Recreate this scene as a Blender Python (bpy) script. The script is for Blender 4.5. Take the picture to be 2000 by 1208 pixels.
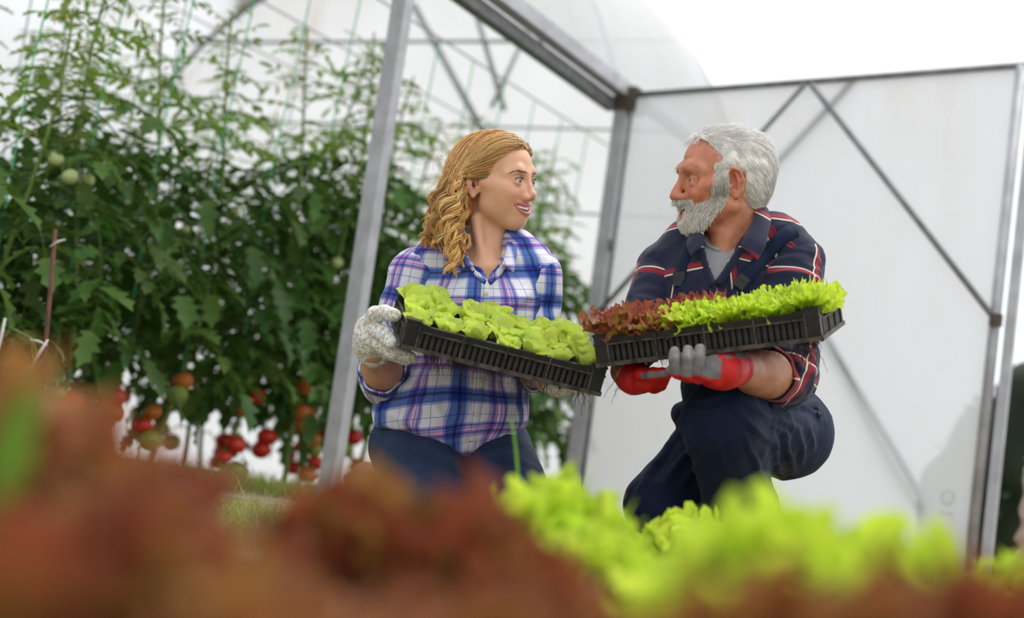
import bpy, bmesh, math, random
import numpy as np
from mathutils import Vector, Matrix, Euler
from mathutils.bvhtree import BVHTree

scene = bpy.context.scene
for _o in list(bpy.data.objects):
    bpy.data.objects.remove(_o, do_unlink=True)

# ------------------------------------------------------------------ camera
FPX = 3200.0                      # focal length in pixels of the 2000 x 1208 frame
PITCH, ROLL, CAMH = math.radians(6.8), math.radians(8.0), 0.14
FW = np.array([0, math.cos(PITCH), math.sin(PITCH)])
_r = np.array([1.0, 0, 0]); _u = np.cross(_r, FW)
RT = _r * math.cos(ROLL) + _u * math.sin(ROLL)
UP = -_r * math.sin(ROLL) + _u * math.cos(ROLL)
CPOS = np.array([0, 0, CAMH])
cam_data = bpy.data.cameras.new('camera')
cam = bpy.data.objects.new('camera', cam_data)
scene.collection.objects.link(cam)
CM = np.eye(4)
CM[:3, 0], CM[:3, 1], CM[:3, 2], CM[:3, 3] = RT, UP, -FW, CPOS
cam.matrix_world = Matrix(CM.tolist())
cam_data.sensor_width = 36.0
cam_data.lens = FPX / 2000.0 * 36.0
cam_data.clip_start = 0.02
cam_data.clip_end = 200
cam_data.dof.use_dof = True
cam_data.dof.focus_distance = 3.36
cam_data.dof.aperture_fstop = 2.3
scene.camera = cam

# ------------------------------------------------------------------ sky, sun, exposure
world = bpy.data.worlds.new('overcast_sky')
scene.world = world
world.use_nodes = True
_bg = world.node_tree.nodes['Background']
_bg.inputs['Color'].default_value = (0.95, 0.975, 1.0, 1)
_bg.inputs["Strength"].default_value = 1.15
sun_d = bpy.data.lights.new('veiled_sun', 'SUN')
sun_d.energy = 2.4
sun_d.angle = math.radians(45)
sun_d.color = (1.0, 0.975, 0.94)
sun = bpy.data.objects.new('veiled_sun', sun_d)
scene.collection.objects.link(sun)
sun.rotation_euler = Vector((-0.30, -0.22, -0.92)).to_track_quat('-Z', 'Y').to_euler()
vs = scene.view_settings
vs.view_transform = 'Standard'
vs.look = 'None'
vs.exposure = 0.22
vs.gamma = 1.0
vs.use_curve_mapping = False
scene.cycles.max_bounces = 9
scene.cycles.diffuse_bounces = 6
scene.cycles.transmission_bounces = 8
scene.cycles.transparent_max_bounces = 9
scene.cycles.use_denoising = True

# ------------------------------------------------------------------ helpers
COL = scene.collection
rng = np.random.RandomState(7)
random.seed(7)

def cs(px, py, d):
    """camera-space point (x right, y up, z toward the camera) seen at a pixel, d metres away"""
    return np.array([(px - 1000.0) * d / FPX, (604.0 - py) * d / FPX, -d])

def c2w(p):
    p = np.asarray(p, float)
    return p @ CM[:3, :3].T + CM[:3, 3]

def W(px, py, d):
    return c2w(cs(px, py, d))

def ray_z(px, py, z):
    v = FW + RT * (px - 1000) / FPX + UP * (604 - py) / FPX
    return CPOS + v * ((z - CPOS[2]) / v[2])

def ray_plane(px, py, p0, n):
    v = FW + RT * (px - 1000) / FPX + UP * (604 - py) / FPX
    return CPOS + v * (np.dot(np.asarray(p0) - CPOS, n) / np.dot(v, n))

def tag(o, label=None, cat=None, group=None, kind=None):
    if label: o['label'] = label
    if cat: o['category'] = cat
    if group: o['group'] = group
    if kind: o['kind'] = kind
    return o

def empty(name, loc, rot=None):
    o = bpy.data.objects.new(name, None)
    o.empty_display_size = 0.05
    COL.objects.link(o)
    o.location = Vector([float(v) for v in loc])
    if rot is not None:
        o.rotation_euler = rot
    return o

def new_mesh(name, verts, faces, mats, smooth=True, attrs=None, mat_idx=None):
    me = bpy.data.meshes.new(name)
    verts = np.asarray(verts, np.float64)
    me.from_pydata(verts.tolist(), [], faces if isinstance(faces, list) else faces.tolist())
    for m in (mats if isinstance(mats, (list, tuple)) else [mats]):
        me.materials.append(m)
    n = len(me.polygons)
    me.polygons.foreach_set('use_smooth', np.full(n, bool(smooth)))
    if mat_idx is not None:
        me.polygons.foreach_set('material_index', np.asarray(mat_idx, np.int32))
    if attrs:
        for k, v in attrs.items():
            v = np.asarray(v, np.float32)
            if v.ndim == 1:
                a = me.attributes.new(k, 'FLOAT', 'POINT'); a.data.foreach_set('value', v.ravel())
            elif v.shape[1] == 2:
                v = np.concatenate([v, np.zeros((len(v), 1), np.float32)], 1)
                a = me.attributes.new(k, 'FLOAT_VECTOR', 'POINT'); a.data.foreach_set('vector', v.ravel())
            elif v.shape[1] == 3:
                a = me.attributes.new(k, 'FLOAT_VECTOR', 'POINT'); a.data.foreach_set('vector', v.ravel())
            else:
                a = me.attributes.new(k, 'FLOAT_COLOR', 'POINT'); a.data.foreach_set('color', v.ravel())
    me.update()
    return me

def obj(name, verts, faces, mats, parent=None, smooth=True, attrs=None, mat_idx=None):
    """mesh object from WORLD-space vertices; origin at the parent's origin (parents are unrotated) or the base centre"""
    verts = np.asarray(verts, np.float64)
    if parent is not None:
        org = np.array(parent_origin(parent))
    else:
        org = np.array([(verts[:, 0].min() + verts[:, 0].max()) / 2, (verts[:, 1].min() + verts[:, 1].max()) / 2, verts[:, 2].min()])
    me = new_mesh(name, verts - org, faces, mats, smooth, attrs, mat_idx)
    o = bpy.data.objects.new(name, me)
    COL.objects.link(o)
    if parent is not None:
        o.parent = parent
    else:
        o.location = Vector(org.tolist())
    return o

def parent_origin(p):
    v = Vector((0, 0, 0))
    while p is not None:
        v = v + p.location
        p = p.parent
    return v

def inst(name, me, parent, mat4):
    """object sharing mesh data, placed by a local matrix under its parent"""
    o = bpy.data.objects.new(name, me)
    COL.objects.link(o)
    o.parent = parent
    o.matrix_local = mat4
    return o

class MB:
    """collects vertices and faces"""
    def __init__(s): s.v, s.f = [], []
    def add(s, v, f):
        b = len(s.v); s.v.extend([tuple(map(float, p)) for p in v]); s.f.extend([[i + b for i in q] for q in f]); return s
    def box(s, c, x, y, z):
        """centre and three half-axis vectors"""
        c, x, y, z = map(np.asarray, (c, x, y, z))
        v = [c + a * x + b * y + d * z for a in (-1, 1) for b in (-1, 1) for d in (-1, 1)]
        return s.add(v, [[0, 1, 3, 2], [4, 6, 7, 5], [0, 4, 5, 1], [2, 3, 7, 6], [0, 2, 6, 4], [1, 5, 7, 3]])
    def bar(s, p, q, w, h, up=(0, 0, 1)):
        p, q = np.asarray(p, float), np.asarray(q, float)
        d = q - p; L = np.linalg.norm(d); d /= L
        x = np.cross(d, up)
        if np.linalg.norm(x) < 1e-4: x = np.cross(d, (1, 0, 0))
        x /= np.linalg.norm(x); y = np.cross(x, d)
        return s.box((p + q) / 2, d * L / 2, x * w / 2, y * h / 2)
    def tube(s, pts, r, n=8, caps=True):
        pts = np.asarray(pts, float); m = len(pts)
        r = np.full(m, r) if np.isscalar(r) else np.asarray(r)
        t = np.gradient(pts, axis=0); t /= np.linalg.norm(t, axis=1)[:, None] + 1e-12
        ref = np.array([0.13, 0.21, 0.97]) if abs(t[0][2]) < 0.9 else np.array([0.97, 0.1, 0.2])
        x = np.cross(t[0], ref); x /= np.linalg.norm(x)
        vs_ = []
        for i in range(m):
            x = x - t[i] * np.dot(x, t[i]); x /= np.linalg.norm(x) + 1e-12
            y = np.cross(t[i], x)
            for k in range(n):
                a = 2 * math.pi * k / n
                vs_.append(pts[i] + r[i] * (math.cos(a) * x + math.sin(a) * y))
        fs = [[i * n + k, i * n + (k + 1) % n, (i + 1) * n + (k + 1) % n, (i + 1) * n + k] for i in range(m - 1) for k in range(n)]
        if caps:
            fs.append(list(range(n))[::-1]); fs.append([(m - 1) * n + k for k in range(n)])
        return s.add(vs_, fs)
    def out(s, name, mat, parent=None, smooth=False):
        return obj(name, np.array(s.v), s.f, mat, parent, smooth)

# ------------------------------------------------------------------ materials
def mat(name):
    m = bpy.data.materials.new(name)
    m.use_nodes = True
    nt = m.node_tree
    nt.nodes.clear()
    out = nt.nodes.new('ShaderNodeOutputMaterial')
    return m, nt, out

def node(nt, t, **kw):
    n = nt.nodes.new(t)
    for k, v in kw.items():
        if k.startswith('i_'):
            key = k[2:].replace('_', ' ')
            n.inputs[int(key) if key.isdigit() else key].default_value = v
        else:
            setattr(n, k, v)
    return n

def ramp(nt, stops, interp='LINEAR'):
    n = nt.nodes.new('ShaderNodeValToRGB')
    cr = n.color_ramp
    cr.interpolation = interp
    while len(cr.elements) < len(stops): cr.elements.new(0.5)
    for e, (p, c) in zip(cr.elements, stops):
        e.position = p; e.color = (*c, 1) if len(c) == 3 else c
    return n

def simple(name, color, rough=0.6, metal=0.0, noise=0.0, scale=20.0, bump=0.0, col2=None, spec=0.5, detail=6.0):
    """principled material with a noise-driven colour variation and fine bump"""
    m, nt, out = mat(name)
    b = node(nt, 'ShaderNodeBsdfPrincipled', i_Roughness=rough, i_Metallic=metal)
    b.inputs['Specular IOR Level'].default_value = spec
    tc = node(nt, 'ShaderNodeTexCoord')
    nz = node(nt, 'ShaderNodeTexNoise', i_Scale=scale, i_Detail=detail)
    nt.links.new(tc.outputs['Object'], nz.inputs['Vector'])
    c2 = col2 if col2 else tuple(max(0, c * (1 - noise)) for c in color)
    rp = ramp(nt, [(0.35, c2), (0.65, color)])
    nt.links.new(nz.outputs['Fac'], rp.inputs['Fac'])
    nt.links.new(rp.outputs['Color'], b.inputs['Base Color'])
    if bump:
        bp = node(nt, 'ShaderNodeBump', i_Strength=bump, i_Distance=0.01)
        nt.links.new(nz.outputs['Fac'], bp.inputs['Height'])
        nt.links.new(bp.outputs['Normal'], b.inputs['Normal'])
    nt.links.new(b.outputs['BSDF'], out.inputs['Surface'])
    return m

def leaf_mat(name, stops, transl=0.4, rough=0.5, hue_var=0.04, val_var=0.25, along='s', nscale=25.0, spec=0.35):
    """leaf: colour runs with the 'luv' attribute (x along the leaf, y from midrib to margin), varied per object"""
    m, nt, out = mat(name)
    at = node(nt, 'ShaderNodeAttribute', attribute_name='luv')
    sep = node(nt, 'ShaderNodeSeparateXYZ')
    nt.links.new(at.outputs['Vector'], sep.inputs[0])
    tc = node(nt, 'ShaderNodeTexCoord')
    nz = node(nt, 'ShaderNodeTexNoise', i_Scale=nscale, i_Detail=4.0)
    nt.links.new(tc.outputs['Object'], nz.inputs['Vector'])
    add = node(nt, 'ShaderNodeMath', operation='MULTIPLY_ADD', i_1=0.35)
    nt.links.new(nz.outputs['Fac'], add.inputs[0])
    nt.links.new(sep.outputs['X' if along == 's' else 'Y'], add.inputs[2])
    sub = node(nt, 'ShaderNodeMath', operation='SUBTRACT', i_1=0.175)
    nt.links.new(add.outputs[0], sub.inputs[0])
    rp = ramp(nt, stops)
    nt.links.new(sub.outputs[0], rp.inputs['Fac'])
    oi = node(nt, 'ShaderNodeObjectInfo')
    hs = node(nt, 'ShaderNodeHueSaturation')
    mr = node(nt, 'ShaderNodeMapRange', i_3=0.5 - hue_var, i_4=0.5 + hue_var)
    nt.links.new(oi.outputs['Random'], mr.inputs[0])
    nt.links.new(mr.outputs[0], hs.inputs['Hue'])
    wn = node(nt, 'ShaderNodeTexWhiteNoise', noise_dimensions='1D')
    nt.links.new(oi.outputs['Random'], wn.inputs['W'])
    mv = node(nt, 'ShaderNodeMapRange', i_3=1 - val_var, i_4=1 + val_var)
    nt.links.new(wn.outputs['Value'], mv.inputs[0])
    nt.links.new(mv.outputs[0], hs.inputs['Value'])
    nt.links.new(rp.outputs['Color'], hs.inputs['Color'])
    pb = node(nt, 'ShaderNodeBsdfPrincipled', i_Roughness=rough)
    pb.inputs['Specular IOR Level'].default_value = spec
    bp = node(nt, 'ShaderNodeBump', i_Strength=0.25, i_Distance=0.004)
    nt.links.new(nz.outputs['Fac'], bp.inputs['Height'])
    nt.links.new(bp.outputs['Normal'], pb.inputs['Normal'])
    tb = node(nt, 'ShaderNodeBsdfTranslucent')
    mx = node(nt, 'ShaderNodeMixShader', i_0=transl)
    nt.links.new(hs.outputs['Color'], pb.inputs['Base Color'])
    nt.links.new(hs.outputs['Color'], tb.inputs['Color'])
    nt.links.new(pb.outputs[0], mx.inputs[1]); nt.links.new(tb.outputs[0], mx.inputs[2])
    nt.links.new(mx.outputs[0], out.inputs['Surface'])
    return m
M = {}
# ================================================================== materials of the place
def film_material(name, c0, c1, c2):
    m, nt, out = mat(name)
    tc = node(nt, 'ShaderNodeTexCoord')
    mp = node(nt, 'ShaderNodeMapping'); mp.inputs['Scale'].default_value = (1.0, 1.0, 0.35)
    nt.links.new(tc.outputs['Object'], mp.inputs['Vector'])
    nz = node(nt, 'ShaderNodeTexNoise', i_Scale=2.2, i_Detail=7.0, i_Roughness=0.62)
    nt.links.new(mp.outputs[0], nz.inputs['Vector'])
    rp = ramp(nt, [(0.30, c0), (0.42, c1), (0.62, c2)])
    nt.links.new(nz.outputs['Fac'], rp.inputs['Fac'])
    tr = node(nt, 'ShaderNodeBsdfTranslucent')
    df = node(nt, 'ShaderNodeBsdfDiffuse')
    nt.links.new(rp.outputs[0], tr.inputs['Color']); nt.links.new(rp.outputs[0], df.inputs['Color'])
    m1 = node(nt, 'ShaderNodeMixShader', i_0=0.36)
    nt.links.new(tr.outputs[0], m1.inputs[1]); nt.links.new(df.outputs[0], m1.inputs[2])
    tp = node(nt, 'ShaderNodeBsdfTransparent'); tp.inputs['Color'].default_value = (0.96, 0.98, 0.98, 1)
    m2 = node(nt, 'ShaderNodeMixShader', i_0=0.15)
    nt.links.new(m1.outputs[0], m2.inputs[1]); nt.links.new(tp.outputs[0], m2.inputs[2])
    gl = node(nt, 'ShaderNodeBsdfGlossy', i_Roughness=0.35)
    fr = node(nt, 'ShaderNodeFresnel', i_IOR=1.25)
    m3 = node(nt, 'ShaderNodeMixShader')
    wv = node(nt, 'ShaderNodeTexNoise', i_Scale=5.0, i_Detail=3.0)
    nt.links.new(mp.outputs[0], wv.inputs['Vector'])
    bp = node(nt, 'ShaderNodeBump', i_Strength=0.3, i_Distance=0.03)
    nt.links.new(wv.outputs['Fac'], bp.inputs['Height'])
    for n_ in (tr, df, gl): nt.links.new(bp.outputs['Normal'], n_.inputs['Normal'])
    nt.links.new(fr.outputs[0], m3.inputs[0]); nt.links.new(m2.outputs[0], m3.inputs[1]); nt.links.new(gl.outputs[0], m3.inputs[2])
    nt.links.new(m3.outputs[0], out.inputs['Surface'])
    return m

M['film'] = film_material('plastic_film', (0.76, 0.73, 0.69), (0.85, 0.86, 0.875), (0.875, 0.895, 0.915))
M['film_door'] = film_material('shaded_door_film', (0.60, 0.565, 0.52), (0.655, 0.665, 0.68), (0.675, 0.705, 0.725))  # darker copy of the tunnel film; the door's dimmer light put into its colour
M['steel'] = simple('galvanised_steel', (0.47, 0.475, 0.50), rough=0.48, metal=0.35, noise=0.25, scale=14, bump=0.05)
M['steel_dark'] = simple('weathered_steel', (0.22, 0.23, 0.235), rough=0.55, metal=0.3, noise=0.35, scale=18, bump=0.08)
M['steel_pale'] = simple('hazy_steel', (0.50, 0.54, 0.545), rough=0.6, metal=0.1, noise=0.15, scale=18)
M['rust'] = simple('rusty_joint', (0.10, 0.075, 0.06), rough=0.8, noise=0.4, scale=60)
M['wire'] = simple('grey_wire', (0.30, 0.33, 0.33), rough=0.5, noise=0.2)
M['twine'] = simple('green_twine', (0.10, 0.62, 0.30), rough=0.6, noise=0.2)
M['soil'] = simple('garden_soil', (0.30, 0.24, 0.17), rough=0.95, noise=0.6, scale=9, bump=0.7, col2=(0.12, 0.09, 0.05))
M['film_ink'] = simple('faded_print', (0.50, 0.50, 0.46), rough=0.8, noise=0.3, scale=80)
M['concrete'] = simple('chalky_post', (0.62, 0.50, 0.42), rough=0.9, noise=0.35, scale=30, bump=0.4)

# ================================================================== ground
def ground_h(x, y):
    return 0.09 * np.clip((y - 3.6) / 2.0, 0, 1)
gx, gy = np.meshgrid(np.linspace(-14, 14, 57), np.concatenate([np.linspace(-3, 0, 5), np.linspace(0.3, 12, 60), np.linspace(13, 40, 10)]))
gz = ground_h(gx, gy) + 0.008 * np.sin(gx * 3.1 + gy * 2.3) * (np.abs(gx) < 10)
_n1, _n0 = gx.shape
gv = np.stack([gx, gy, gz], -1).reshape(-1, 3)
gf = [[j * _n0 + i, j * _n0 + i + 1, (j + 1) * _n0 + i + 1, (j + 1) * _n0 + i] for j in range(_n1 - 1) for i in range(_n0 - 1)]
ground = tag(obj('ground', gv, gf, M['soil']), 'bare brown garden soil under everything', 'ground', kind='structure')

# ================================================================== greenhouse frame
CORNER = W(1220, 187, 7.0); ZB = float(CORNER[2])
_near = ray_z(972, 0, ZB)
E1 = _near - CORNER; E1[2] = 0; E1 /= np.linalg.norm(E1)          # along the tunnel, toward the near left
E2 = np.array([-(-E1[1]) * -1, 0, 0]); E2 = np.array([E1[1], -E1[0], 0])     # across the tunnel, away from the door
if E2[0] > 0: E2 = -E2
def T(t, e, z):
    """tunnel coordinates: t metres along, e metres across, z up"""
    return np.array([CORNER[0], CORNER[1], 0]) + E1 * t + E2 * e + np.array([0, 0, z])
def gz_at(p): return float(ground_h(p[0], p[1]))

TEND, TNEAR = -1.75, 6.5
PROF = [(0.0, ZB), (0.17, ZB + 0.40), (0.46, ZB + 0.85), (0.95, ZB + 1.22), (1.6, ZB + 1.42), (2.3, ZB + 1.45), (3.1, ZB + 1.25), (3.7, ZB + 0.85), (4.1, ZB + 0.3), (4.3, 1.2), (4.35, 0.0)]
# left post: the vertical where the beam plane meets the post's place in the photo
_lp = ray_plane(722, 430, CORNER, E2)
TL = float(np.dot(_lp - CORNER, E1))
frame_posts = []
def square_post(name, p, z0, z1, w, m, up=None):
    b = MB(); b.bar((p[0], p[1], z0), (p[0], p[1], z1), w, w, E2)
    o = b.out(name, m); return o
pl = T(TL, 0, 0); pm = T(0, 0, 0)
o = square_post('frame_post', pl, gz_at(pl) - 0.05, ZB, 0.052, M['steel']); tag(o, 'grey square steel post standing left of the kneeling woman', 'post', kind='structure')
o = square_post('frame_post', pm, gz_at(pm) - 0.05, ZB, 0.055, M['steel']); tag(o, 'grey square steel post between the two people, at the door hinge', 'post', kind='structure')
o = square_post('frame_post', T(5.2, 0, 0), 0, ZB, 0.052, M['steel']); tag(o, 'grey steel post at the near end of the greenhouse', 'post', kind='structure')
b = MB(); b.bar(T(TNEAR, 0, ZB + 0.02), T(-0.03, 0, ZB + 0.02), 0.06, 0.06)
o = b.out('frame_beam', M['steel']); tag(o, 'grey steel eaves beam running up out of the frame', 'beam', kind='structure')
b = MB(); b.bar(T(TNEAR, 0.05, ZB - 0.045), T(0.0, 0.05, ZB - 0.045), 0.05, 0.05)
b.out('beam_channel', M['steel_dark'], o)
b = MB(); b.bar(T(0, 0, ZB + 0.02), T(TEND, 0, ZB + 0.02), 0.04, 0.04)
o = b.out('frame_beam', M['steel_dark']); tag(o, 'short far end of the steel eaves beam behind the door', 'beam', kind='structure')
b = MB(); b.box(T(-0.02, -0.02, ZB - 0.02), E1 * 0.06, E2 * 0.05, np.array([0, 0, 0.05]))
o = b.out('corner_bracket', M['rust']); tag(o, 'rusty bracket joining beam and post above the opening', 'bracket', kind='structure')

# film skin of the tunnel: roof and back wall in one sheet, end wall, plus tube arches
def arch_pts(t, sub=4, off=0.0):
    pr = np.array(PROF); ts = np.linspace(0, len(pr) - 1, (len(pr) - 1) * sub + 1)
    e = np.interp(ts, range(len(pr)), pr[:, 0]); z = np.interp(ts, range(len(pr)), pr[:, 1])
    for _ in range(3):
        e[1:-1] = (e[:-2] + 2 * e[1:-1] + e[2:]) / 4; z[1:-1] = (z[:-2] + 2 * z[1:-1] + z[2:]) / 4
    return np.array([T(t, ee, zz) for ee, zz in zip(e, z)])
tt = np.linspace(TEND, TNEAR, 70)
rows = []
for t in tt:
    a = arch_pts(t)
    k = np.arange(len(a))
    sag = 0.02 * math.sin(t / 1.5 * 2 * math.pi) + 0.008 * np.sin(k * 0.9 + t * 3)
    a = a + np.outer(sag, [0, 0, 1.0]) * (k > 0)[:, None]
    rows.append(a)
n0 = len(rows[0]); rv = np.concatenate(rows)
rf = [[j * n0 + i, j * n0 + i + 1, (j + 1) * n0 + i + 1, (j + 1) * n0 + i] for j in range(len(tt) - 1) for i in range(n0 - 1)]
ceil = tag(obj('ceiling', rv, rf, M['film']), 'white plastic film stretched over the greenhouse arches', 'film roof', kind='structure')
endp = arch_pts(TEND)
nE = len(endp); ev, ef = [], []
base = np.array([p * np.array([1, 1, 0]) for p in endp])
NV = 14
for j in range(NV + 1):
    f_ = j / NV
    for i in range(nE):
        w_ = 0.015 * math.sin(j * 1.3 + i * 0.5) * math.sin(i * 0.37)
        ev.append(base[i] * (1 - f_) + endp[i] * f_ + E1 * w_)
ef = [[j * nE + i, j * nE + i + 1, (j + 1) * nE + i + 1, (j + 1) * nE + i] for j in range(NV) for i in range(nE - 1)]
wall_end = tag(obj('wall_end', ev, ef, M['film']), 'pale film end wall behind the tomato plants', 'film wall', kind='structure')
for k, t in enumerate([TEND + 0.03, 0.0, 3.4, 5.1]):
    b = MB(); b.tube(arch_pts(t) + np.array([0, 0, -0.03]), 0.018, 8)
    o = b.out('frame_arch', M['steel_pale'], smooth=True); tag(o, 'thin steel arch tube carrying the film roof', 'arch', 'greenhouse arches', kind='structure')
# end wall frame: verticals, rails and diagonal braces seen soft through the opening
PE = T(TEND + 0.06, 0, 0)
def on_end(px, py): return ray_plane(px, py, PE, E1)
for (a, c, r) in [((808, 10), (945, 260), 0.020), ((905, -60), (985, 215), 0.016), ((960, 210), (1030, 60), 0.012)]:
    b = MB(); b.tube([on_end(*a), on_end(*c)], r, 8)
    o = b.out('frame_brace', M['steel_pale'], smooth=True); tag(o, 'thin diagonal brace tube on the far film wall', 'brace', 'braces of the far wall', kind='structure')
for z_ in (2.72, 2.22, 1.75):
    b = MB(); b.tube([T(TEND + 0.08, 0.5 if z_ > 2.5 else .2, z_), T(TEND + 0.08, 3.8, z_)], 0.011 if z_ > 2.5 else 0.007, 6)
    o = b.out('frame_rail', M['steel_pale'], smooth=True); tag(o, 'thin horizontal rail on the far film wall', 'rail', 'rails of the far wall', kind='structure')
for (e_, z_, z2_) in [(0.75, 2.10, 2.10), (1.5, 2.18, 2.2), (2.2, 2.25, 2.25)]:
    b = MB(); pts = [T(t, e_, z_ - 0.03 * math.sin(i * math.pi / 6)) for i, t in enumerate(np.linspace(TEND + .2, TNEAR, 7))]
    b.tube(pts, 0.004, 5)
    o = b.out('support_wire', M['wire'], smooth=True); tag(o, 'taut wire running above the tomato plants, %s the opening' % {0.75: 'nearest', 1.5: 'second from', 2.2: 'furthest from'}[e_], 'wire', 'crop wires')

# ================================================================== film door swung open on the right
_de = ray_z(1996, 128, ZB)
ED = _de - CORNER; ED[2] = 0; DL = float(np.linalg.norm(ED)); ED /= DL
ND = np.cross(ED, [0, 0, 1.0]);
if ND[1] > 0: ND = -ND                                   # faces the camera
d0 = 0.05
def D(s, z, off=0.0): return np.array([CORNER[0], CORNER[1], 0]) + ED * s + ND * off + np.array([0, 0, z])
def on_door(px, py, off=0.0): return ray_plane(px, py, D(0, 0, off), ND)
door = empty('door_1', D(DL / 2, gz_at(D(DL / 2, 0))))
tag(door, 'open door of white plastic film on a thin steel frame', 'door', kind='structure')
zb = 0.10
ns, nz_ = 30, 30
dv = []
for j in range(nz_ + 1):
    for i in range(ns + 1):
        s_ = d0 + (DL - d0) * i / ns; z_ = zb + (ZB - 0.01 - zb) * j / nz_
        dv.append(D(s_, z_, 0.012 * math.sin(i * 0.55 + 0.4 * math.sin(j * 0.3)) * math.sin(math.pi * i / ns) * math.sin(math.pi * j / nz_) + 0.004))
df_ = [[j * (ns + 1) + i, j * (ns + 1) + i + 1, (j + 1) * (ns + 1) + i + 1, (j + 1) * (ns + 1) + i] for j in range(nz_) for i in range(ns)]
obj('film_sheet', dv, df_, M['film_door'], door)
def dtube(p, q, r, m='steel_dark', name='frame_tube'):
    b = MB(); b.tube([p, q], r, 10); return b.out(name, M[m], door, smooth=True)
dtube(D(0.03, ZB), D(DL + 0.02, ZB), 0.013)
dtube(D(d0, zb - 0.03), D(d0, ZB), 0.012)
dtube(D(DL, zb - 0.05), D(DL, ZB), 0.019, 'steel')
dtube(D(d0, zb), D(DL, zb), 0.012)
dtube(on_door(1572, 165, .03), on_door(1150, 632, .03), 0.010, 'steel_dark', 'brace_tube')
dtube(on_door(1584, 165, .03), on_door(1946, 628, .03), 0.011, 'steel_dark', 'brace_tube')
dtube(on_door(1676, 150, -.02), on_door(1330, 520, -.02), 0.013, 'steel_dark', 'brace_tube')
dtube(on_door(1600, 630, -.02), on_door(1812, 992, -.02), 0.013, 'steel_dark', 'brace_tube')
b = MB(); b.box(on_door(1945, 626, .03), ED * .02, np.array([0, 0, .022]), ND * .012); b.out('brace_joint', M['rust'], door)
b = MB(); b.box(D(0.02, 1.28, 0.0), ED * .035, np.array([0, 0, .02]), ND * .02); b.out('hinge', M['steel_dark'], door)
# faded mark printed on the film: two rings and mirrored letters
def ring(c, r0, r1, n=28):
    v, f = [], []
    for k in range(n):
        a = 2 * math.pi * k / n
        for r in (r0, r1): v.append(c + ED * r * math.cos(a) + np.array([0, 0, r * math.sin(a)]))
    f = [[2 * k, 2 * k + 1, (2 * k + 3) % (2 * n), (2 * k + 2) % (2 * n)] for k in range(n)]
    return v, f
b = MB(); pc = on_door(1851, 973, .018)
for q, r in ((pc, .026), (pc + ED * .004 + np.array([0, 0, -.006]), .013)): b.add(*ring(q, r * .86, r))
b.out('printed_ring', M['film_ink'], door)
tc_ = bpy.data.curves.new('printed_letters', 'FONT'); tc_.body = 'AR SS'; tc_.size = 0.022; tc_.align_x = 'CENTER'
to = bpy.data.objects.new('txt', tc_); COL.objects.link(to)
dg = bpy.context.evaluated_depsgraph_get()
tm = bpy.data.meshes.new_from_object(to.evaluated_get(dg)); bpy.data.objects.remove(to)
pt = on_door(1848, 1004, .018)
tv = [pt - ED * v.co.x + np.array([0, 0, v.co.y - .008]) for v in tm.vertices]
obj('printed_letters', tv, [list(p.vertices) for p in tm.polygons], M['film_ink'], door, smooth=False)
# second post right behind the door's free edge
pr_ = D(DL + 0.045, 0, -0.03)
o = square_post('frame_post', pr_, 0, ZB - 0.03, 0.035, M['steel']); tag(o, 'grey steel post behind the free edge of the film door', 'post', kind='structure')
pq = W(2024, 950, 6.3)
b = MB()
zz = np.linspace(0, 0.62, 18)
b.tube([(pq[0] + 0.012 * math.sin(i * 2.1), pq[1], z) for i, z in enumerate(zz)], [0.048 + 0.006 * math.sin(i * 2.6) for i in range(18)], 10)
o = b.out('fence_post', M['concrete'], smooth=True); tag(o, 'short chalky pinkish post at the right edge of the picture', 'post')
# ================================================================== tomato plants
def leaflet(b, luv, p, d, n, L, wd, lobes=3, rs=random):
    """a lobed leaflet from point p along direction d with normal n"""
    d = np.asarray(d) / np.linalg.norm(d); x = np.cross(n, d); x /= np.linalg.norm(x); n = np.cross(d, x)
    K = 8
    prof = [0.10, 0.85, 0.45, 1.0, 0.48, 0.66, 0.26, 0.02]
    v = []
    dr = rs.uniform(0.15, 0.6)
    for i in range(K):
        s = i / (K - 1)
        c = np.asarray(p) + d * L * s - n * L * dr * s * s * 0.5
        w = wd * prof[i] * 0.5
        fw = d * L * (0.07 if i in (1, 3, 5) else -0.03)
        fold = n * w * 0.35
        v += [c - x * w + fw + fold, c, c + x * w + fw + fold]
        luv += [(s, 1), (s, 0), (s, 1)]
    f = []
    for i in range(K - 1):
        a = 3 * i
        f += [[a, a + 1, a + 4, a + 3], [a + 1, a + 2, a + 5, a + 4]]
    b.add(v, f)

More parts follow.
